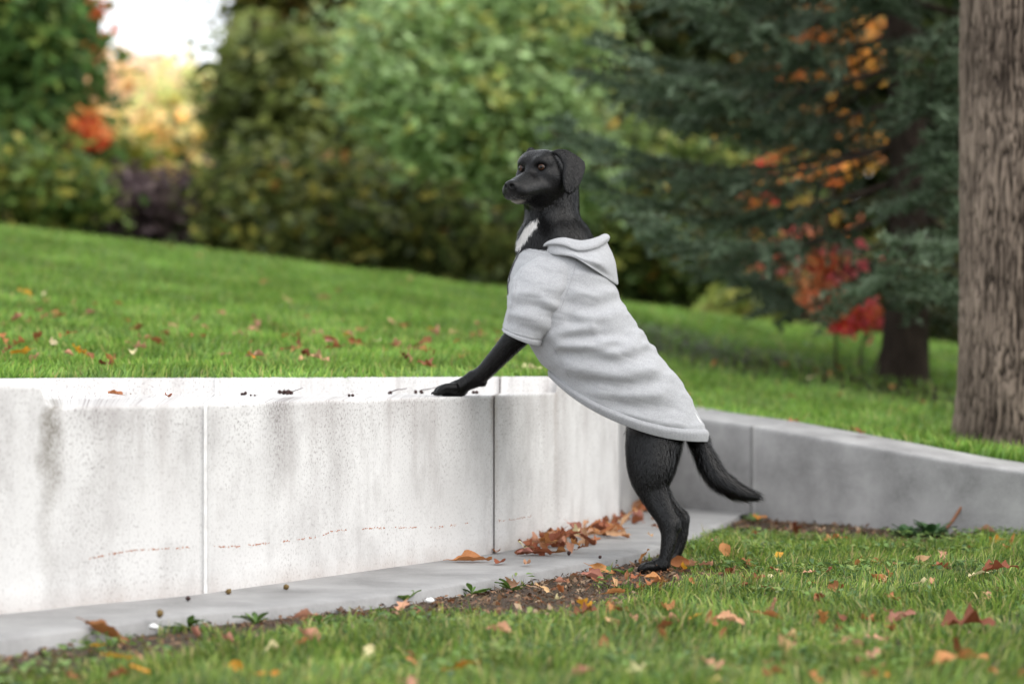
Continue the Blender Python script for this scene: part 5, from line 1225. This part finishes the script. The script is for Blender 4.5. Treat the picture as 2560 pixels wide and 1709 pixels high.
# and in the upper lawn
UP_ = [(21, 903, 'brown'), (236, 784, 'brown'), (297, 781, 'orange'), (97, 800, 'brown'), (70, 754, 'yellow'), (433, 836, 'pink'), (509, 866, 'orange'), (642, 833, 'pink'), (563, 912, 'pink'), (745, 884, 'brown'), (830, 878, 'pink'), (893, 881, 'orange'),
       (430, 633, 'brown'), (327, 603, 'tan'), (497, 655, 'tan'), (109, 755, 'cream'), (333, 910, 'cream'), (190, 900, 'yellow'), (320, 827, 'orange'), (510, 845, 'pink'), (960, 900, 'orange'), (2140, 1100, 'brown'), (2030, 962, 'cream')]
for k in range(95):
    UP_.append((rl.uniform(-30, 1250), 935-210*abs(rl.gauss(0, .42)), rl.choices(['orange', 'brown', 'tan', 'pink', 'yellow', 'cream'], [4, 4, 1.5, 3, .8, .6])[0]))
for k in range(14): UP_.append((rl.uniform(1620, 2380), rl.uniform(900, 1090), rl.choices(['orange', 'brown', 'tan', 'cream'], [4, 4, 2, 1])[0]))
for x, y, c_ in UP_:
    p = solve_hill(x, y)
    if p is not None: kd_, sz_ = rl.randrange(6), rl.uniform(.045, .085); put_leaf(p, c_, sz_, say(x, y, c_, kd_, sz_, 'in the upper lawn', ULAND), 'leaves in the upper lawn', .45, kd_, lift=.035)
for x, y in ((1935, 1086), (2110, 1098)):
    t_ = (x-1880)/(2200-1880); q = _g[2]+(_g[3]-_g[2])*t_+np.array([.08, .1]); put_leaf((q[0], q[1], np.interp(x, [1880, 2200], [.308, .245])+.018), 'orange', .075, 'orange leaf lying on the sloping top of the grey wall', 'leaves on the grey wall', .1, lift=.006)

# ------------------------------------------------------------------ seeds, weeds, twigs
M_seed = plain('dark_seed', (.035, .014, .012), .6); M_seed2 = plain('mossy_cone', (.13, .085, .03), .8)
def ico(c, rad, rr, seed=0):
    th = np.linspace(0, math.pi, 7); ph = np.linspace(0, 2*math.pi, 8, endpoint=False); T_, P_ = np.meshgrid(th, ph, indexing='ij')
    q = np.stack([np.sin(T_)*np.cos(P_), np.sin(T_)*np.sin(P_), np.cos(T_)], -1).reshape(-1, 3); q = q*(1+rr*(vnoise(q[:, 0]*3+seed, q[:, 1]*3, q[:, 2]*3)-.5))[:, None]
    return np.array(c)+q*np.array(rad), grid_faces(7, 8, True, flip=True)
def seed_on_seat(x, y, n, size, lb, m_):
    d = FPX*(CAMH-Z_SEAT)/(y-HY); p = P(x, y, d); parts = []
    for k in range(n): parts.append(ico((p[0]+rl.gauss(0, size*.9*(n > 1)), p[1]+rl.gauss(0, size*.9*(n > 1)), Z_SEAT+size*.5*(1+(k % 2)*.7*(n > 2))), (size*.62, size*.62, size*.55), .5, k+x))
    if n > 3:
        b0 = p+[0, 0, size*.8]; V, Fc = tube(wiggle(b0, b0+np.array([.05, -.01, .012]), 5, .004, int(x)), [.0018, .0016, .0014, .0012, .001], 5, cap=False); parts.append((V, Fc[0]))
    V, Fc = join(parts); tag(obj('seed_cluster' if n > 1 else 'seed', V, Fc, m_), lb, 'seeds', 'seeds on the stone seat')
for x, y, n, s_, lb in [(606, 988, 3, .008, 'small dark seed cluster on the seat left of the big cluster'), (715, 986, 11, .010, 'largest dark seed cluster with a twig on the stone seat'), (876, 991, 2, .007, 'pair of dark seeds on the seat left of the rusty leaf'), (975, 985, 4, .007, 'seed cluster on the seat right of the rusty leaf'),
                        (1047, 984, 5, .008, 'seed cluster on the seat just left of the paw'), (1194, 984, 2, .009, 'dark seeds on the seat under the dog elbow'), (326, 988, 1, .008, 'single seed on the seat by the leftmost leaf'), (630, 990, 2, .005, 'tiny seeds on the seat beside the small cluster')]:
    seed_on_seat(x, y, n, s_, lb, M_seed if n != 1 else M_seed2)
for x, y, s_, lb in [(572, 1484, .012, 'mossy cone on the paving below the white joint'), (715, 1472, .012, 'mossy cone on the paving right of the white joint'), (399, 1541, .014, 'mossy cone near the paving edge on the left'), (470, 1500, .009, 'dark seed on the paving left of the white joint'),
                     (1422, 1386, .010, 'dark seed on the paving in front of the leaf drift'), (1524, 1328, .012, 'dark seed on the paving near the dog leg'), (1500, 1395, .008, 'small dark seed near the paving edge by the dog')]:
    p = G(x, y); V, Fc = ico((p[0], p[1], s_*.5), (s_*.6, s_*.6, s_*.55), .6, x); tag(obj('seed', V, Fc, M_seed2 if 'mossy' in lb else M_seed), lb, 'seeds', 'seeds on the paving')
def weed(x, y, size, n, lb, seed, z=lawn_z, pal=((.09, .17, .03), (.13, .22, .04), (.07, .13, .03))):
    r = np.random.default_rng(seed); p = solve(x, y+(16 if x < 1700 else 4), z); Vs, Fs, Cs, o = [], [], [], 0
    for k in range(n):
        az = r.uniform(0, 6.28); ln_ = 1.15*size*r.uniform(.6, 1.2); el = r.uniform(.25, 1.0); wd_ = ln_*r.uniform(.22, .34)
        u = np.linspace(0, 1, 6); dr = np.array([math.cos(az), math.sin(az), 0]); sdv = np.array([-math.sin(az), math.cos(az), 0])
        mid = p+dr*(u*ln_*math.cos(el))[:, None]+np.array([0, 0, 1.])*(u*ln_*math.sin(el)-.5*ln_*u**2.2*.6)[:, None]
        w_ = wd_*np.array([.08, .35, .85, 1, .7, .02])*.5
        mid[:, 2] = np.maximum(mid[:, 2], p[2]+.012*u)
        V = np.concatenate([mid-sdv*w_[:, None]+[0, 0, .003], mid, mid+sdv*w_[:, None]+[0, 0, .003]]); i = np.arange(5)
        Fs += [np.stack([i, i+1, i+7, i+6], 1)+o, np.stack([i+6, i+7, i+13, i+12], 1)+o]; Vs.append(V); o += 18; Cs.append(np.tile(np.array(pal[r.integers(len(pal))])*r.uniform(.8, 1.3), (18, 1)))
    ob = obj('weed_plant', np.concatenate(Vs), np.concatenate(Fs), M_grass, attrs={'col': np.concatenate(Cs)}); tag(ob, lb, 'weed', 'weeds at the edges of the lawn')
WEEDS = [(1280, 1462, .05, 9, 'leafy weed at the paving edge below the large curled leaf'), (1180, 1470, .045, 8, 'leafy weed left of the bare soil at the paving edge'), (1010, 1494, .05, 8, 'leafy weed at the paving edge left of the bare soil'), (470, 1556, .06, 10, 'broad-leaved weed at the paving edge on the left'),
         (640, 1545, .05, 9, 'weed on the bare soil left of the reddish leaf'), (800, 1548, .055, 9, 'weed on the soil right of the reddish leaf'), (740, 1580, .05, 8, 'weed in the grass below the reddish leaf'), (2050, 1285, .075, 9, 'bright broad-leaved weed at the grey wall foot'), (1990, 1280, .06, 8, 'low weed at the grey wall foot left of the bright one'),
         (2140, 1290, .07, 8, 'weed at the grey wall foot right of the bright one'), (1510, 1400, .04, 8, 'small weed at the paving edge beside the dog'), (1690, 1350, .05, 9, 'weed at the paving edge right behind the dog legs'), (1880, 1300, .05, 9, 'weed where the paving meets the grey wall'), (1560, 1420, .035, 7, 'tiny weed by the hind paw')]
for i, a in enumerate(WEEDS): weed(*a, 500+i)
weed(2330, 1342, .085, 46, 'bushy dark green creeping plant at the foot of the grey wall', 530, pal=((.05, .11, .04), (.07, .14, .05), (.04, .08, .03)))
weed(2262, 1338, .065, 30, 'lower tuft of dark green creeper beside the bushy one', 531, pal=((.05, .11, .04), (.07, .14, .05), (.04, .08, .03)))
M_twig = plain('brown_twig', (.20, .09, .05), .8)
p0 = solve(2352, 1338, lawn_z); p1 = p0+np.array([.075, .03, .095]); p2 = p0+np.array([.07, .03, .12])
V, Fc = tube(np.array([p0, p0*.5+p1*.5+[.004, 0, 0], p1, p2]), [.006, .0055, .005, .004], 7); tag(obj('twig', V, Fc, M_twig), 'brown twig leaning out of the grass beside the dark green creeper', 'twig')
M_chip = plain('pale_wood', (.55, .50, .44), .8)
for x, y, s_, lb in ((2232, 1296, .05, 'upper pale wood chip at the foot of the grey wall'), (2245, 1308, .06, 'lower pale wood chip at the foot of the grey wall')):
    p = solve(x, y, lawn_z); q = np.array([(-1, -.5, 0), (1, -.42, .1), (.94, .5, .05), (-.8, .42, 0)])*s_*.55
    V = np.concatenate([q, q*[.95, .9, 1]+[0, 0, .014]])+p+[0, 0, .012]; Fc = np.array([(3, 2, 1, 0), (4, 5, 6, 7), (0, 1, 5, 4), (1, 2, 6, 5), (2, 3, 7, 6), (3, 0, 4, 7)]); tag(obj('wood_chip', V, Fc, M_chip, smooth=False), lb, 'wood chip')
M_scrap = plain('white_scrap', (.75, .75, .74), .7)
for x, y, lb in ((383, 1592, 'small white scrap in the grass on the left'), (1073, 1524, 'tiny white scrap on the soil near the paving')):
    p = solve(x, y, lawn_z); V, Fc = ico((p[0], p[1], p[2]+.022), (.010, .008, .006), .8, x); tag(obj('scrap', V, Fc, M_scrap), lb, 'scrap')

# crumbs of leaf, twig and bark on the bare soil
r = np.random.default_rng(77); n = 60000; d = np.sqrt(r.uniform(4.3**2, 8.7**2, n)); xy = np.column_stack([r.uniform(-.24, .24, n)*d, d]); xy = xy[inside_front(xy)]
dm = dirt_mask(xy); xy = xy[r.uniform(0, 1, len(xy)) < dm*.55+.015]; n = len(xy)
pos = np.column_stack([xy, lawn_z(xy[:, 0], xy[:, 1])+r.uniform(.001, .010, n)]); nr = r.normal(0, .5, (n, 3)); nr[:, 2] = 1; nr /= np.linalg.norm(nr, axis=1)[:, None]
a = np.cross(nr, r.normal(0, 1, (n, 3))); a /= np.linalg.norm(a, axis=1)[:, None]; b_ = np.cross(nr, a); sz = r.uniform(.004, .014, (n, 1)); asp = r.uniform(.12, .7, (n, 1))
V = np.stack([pos-a*sz, pos-b_*sz*asp+nr*sz*.2, pos+a*sz, pos+b_*sz*asp], 1).reshape(-1, 3)
col = pick([(.16, .085, .045), (.09, .05, .03), (.26, .15, .085), (.32, .22, .14), (.05, .03, .02), (.22, .09, .04)], n, r)*r.uniform(.7, 1.3, (n, 1))
struct(obj('leaf_litter', V, np.arange(n*4).reshape(-1, 4), M_grass, attrs={'col': np.repeat(col, 4, 0)}, smooth=False), 'stuff', 'brown crumbs of leaf and twig on the bare soil', 'litter')

# only the 290 leaves that show largest stay single; the smallest ones are one scatter
from mathutils import Euler
lv = [o for o in C.objects if o.name.startswith('fallen_leaf')]
ap = lambda o: o.scale.x/o.location.y
free = sorted([o for o in lv if 'group' in o], key=ap); drop = free[:max(0, len(lv)-290)]
if drop:
    mats_ = list(ML.values()); Vs, Qs, Mi, o_ = [], [], [], 0
    for o in drop:
        me = o.data; v = np.zeros(len(me.vertices)*3, np.float32); me.vertices.foreach_get('co', v); v = v.reshape(-1, 3)
        M4 = np.array(Matrix.LocRotScale(o.location, o.rotation_euler, o.scale)); q = np.zeros(len(me.loops), np.int32); me.loops.foreach_get('vertex_index', q)
        Vs.append(v@M4[:3, :3].T+M4[:3, 3]); Qs.append(q.reshape(-1, 4)+o_); o_ += len(v); Mi += [mats_.index(me.materials[0])]*len(me.polygons)
        bpy.data.objects.remove(o)
    sc_ = obj('small_leaf_scatter', np.concatenate(Vs), np.concatenate(Qs), mats_); sc_.data.polygons.foreach_set('material_index', np.array(Mi, np.int32))
    struct(sc_, 'stuff', 'small dry leaves scattered over both lawns', 'leaves')
# leaves that still share a label are told apart by their order from left to right
same = {}
for o in C.objects:
    if o.name.startswith('fallen_leaf'): same.setdefault(o['label'], []).append(o)
NUM = ['two', 'three', 'four', 'five', 'six', 'seven', 'eight']; ORD = ['second', 'third', 'fourth', 'fifth', 'sixth', 'seventh']
for lb, os_ in same.items():
    if 2 <= len(os_) <= 8:
        os_.sort(key=lambda o: o.location.x/o.location.y); n = len(os_)
        words = ['leftmost']+ORD[:n-2]+['rightmost']
        for o, w_ in zip(os_, words):
            t_ = f"{lb}, {w_} of {NUM[n-2]}"
            if len(t_.replace('-', ' ').split()) > 16: t_ = t_.replace('in the front lawn ', '').replace('in the upper lawn ', '')
            while len(t_.replace('-', ' ').split()) > 16: t_ = t_.split(' ', 1)[1] if ' leaf' in t_.split(' ', 1)[1] else t_.replace('the ', '', 1)
            o['label'] = t_

# dark brown needles laid to paint the spruce's shade band on the lawn
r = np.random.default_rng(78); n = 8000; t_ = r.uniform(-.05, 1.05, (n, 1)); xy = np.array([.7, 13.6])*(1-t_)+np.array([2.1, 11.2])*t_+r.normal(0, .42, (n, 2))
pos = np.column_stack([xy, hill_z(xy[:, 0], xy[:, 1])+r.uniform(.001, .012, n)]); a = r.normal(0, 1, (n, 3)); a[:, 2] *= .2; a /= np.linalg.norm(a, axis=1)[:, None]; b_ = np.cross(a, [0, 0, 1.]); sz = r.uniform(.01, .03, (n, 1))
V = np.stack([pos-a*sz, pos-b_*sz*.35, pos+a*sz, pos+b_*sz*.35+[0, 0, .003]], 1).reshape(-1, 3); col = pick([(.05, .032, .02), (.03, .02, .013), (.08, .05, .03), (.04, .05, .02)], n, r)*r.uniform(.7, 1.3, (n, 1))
struct(obj('spruce_shade_litter', V, np.arange(n*4).reshape(-1, 4), M_grass, attrs={'col': np.repeat(col, 4, 0)}, smooth=False), 'stuff', 'dark brown needles laid as the shade band under the spruce', 'litter')

# low broad-leaved weeds mixed into the turf
r = np.random.default_rng(79); n = 26000; d = np.sqrt(r.uniform(4.2**2, 8.3**2, n)); xy = np.column_stack([r.uniform(-.24, .24, n)*d, d]); xy = xy[inside_front(xy)]
pt = fbm(xy[:, 0]*3.1+11, xy[:, 1]*3.1, 4.); xy = xy[(pt > .56) & (dirt_mask(xy) < .8)]; n = len(xy)
pos = np.column_stack([xy, lawn_z(xy[:, 0], xy[:, 1])+r.uniform(.008, .034, n)]); nr = r.normal(0, .35, (n, 3)); nr[:, 2] = 1; nr /= np.linalg.norm(nr, axis=1)[:, None]
a = np.cross(nr, r.normal(0, 1, (n, 3))); a /= np.linalg.norm(a, axis=1)[:, None]; b_ = np.cross(nr, a); sz = r.uniform(.006, .015, (n, 1))
V = np.stack([pos-a*sz, pos-b_*sz*.55+a*sz*.2+nr*sz*.25, pos+a*sz, pos+b_*sz*.55+a*sz*.2+nr*sz*.25], 1).reshape(-1, 3); col = pick([(.11, .19, .045), (.15, .25, .06), (.08, .15, .05), (.20, .26, .07)], n, r)*r.uniform(.75, 1.25, (n, 1))
struct(obj('clover', V, np.arange(n*4).reshape(-1, 4), M_grass, attrs={'col': np.repeat(col, 4, 0)}, smooth=True), 'stuff', 'low broad-leaved clover mixed into the front lawn', 'clover')
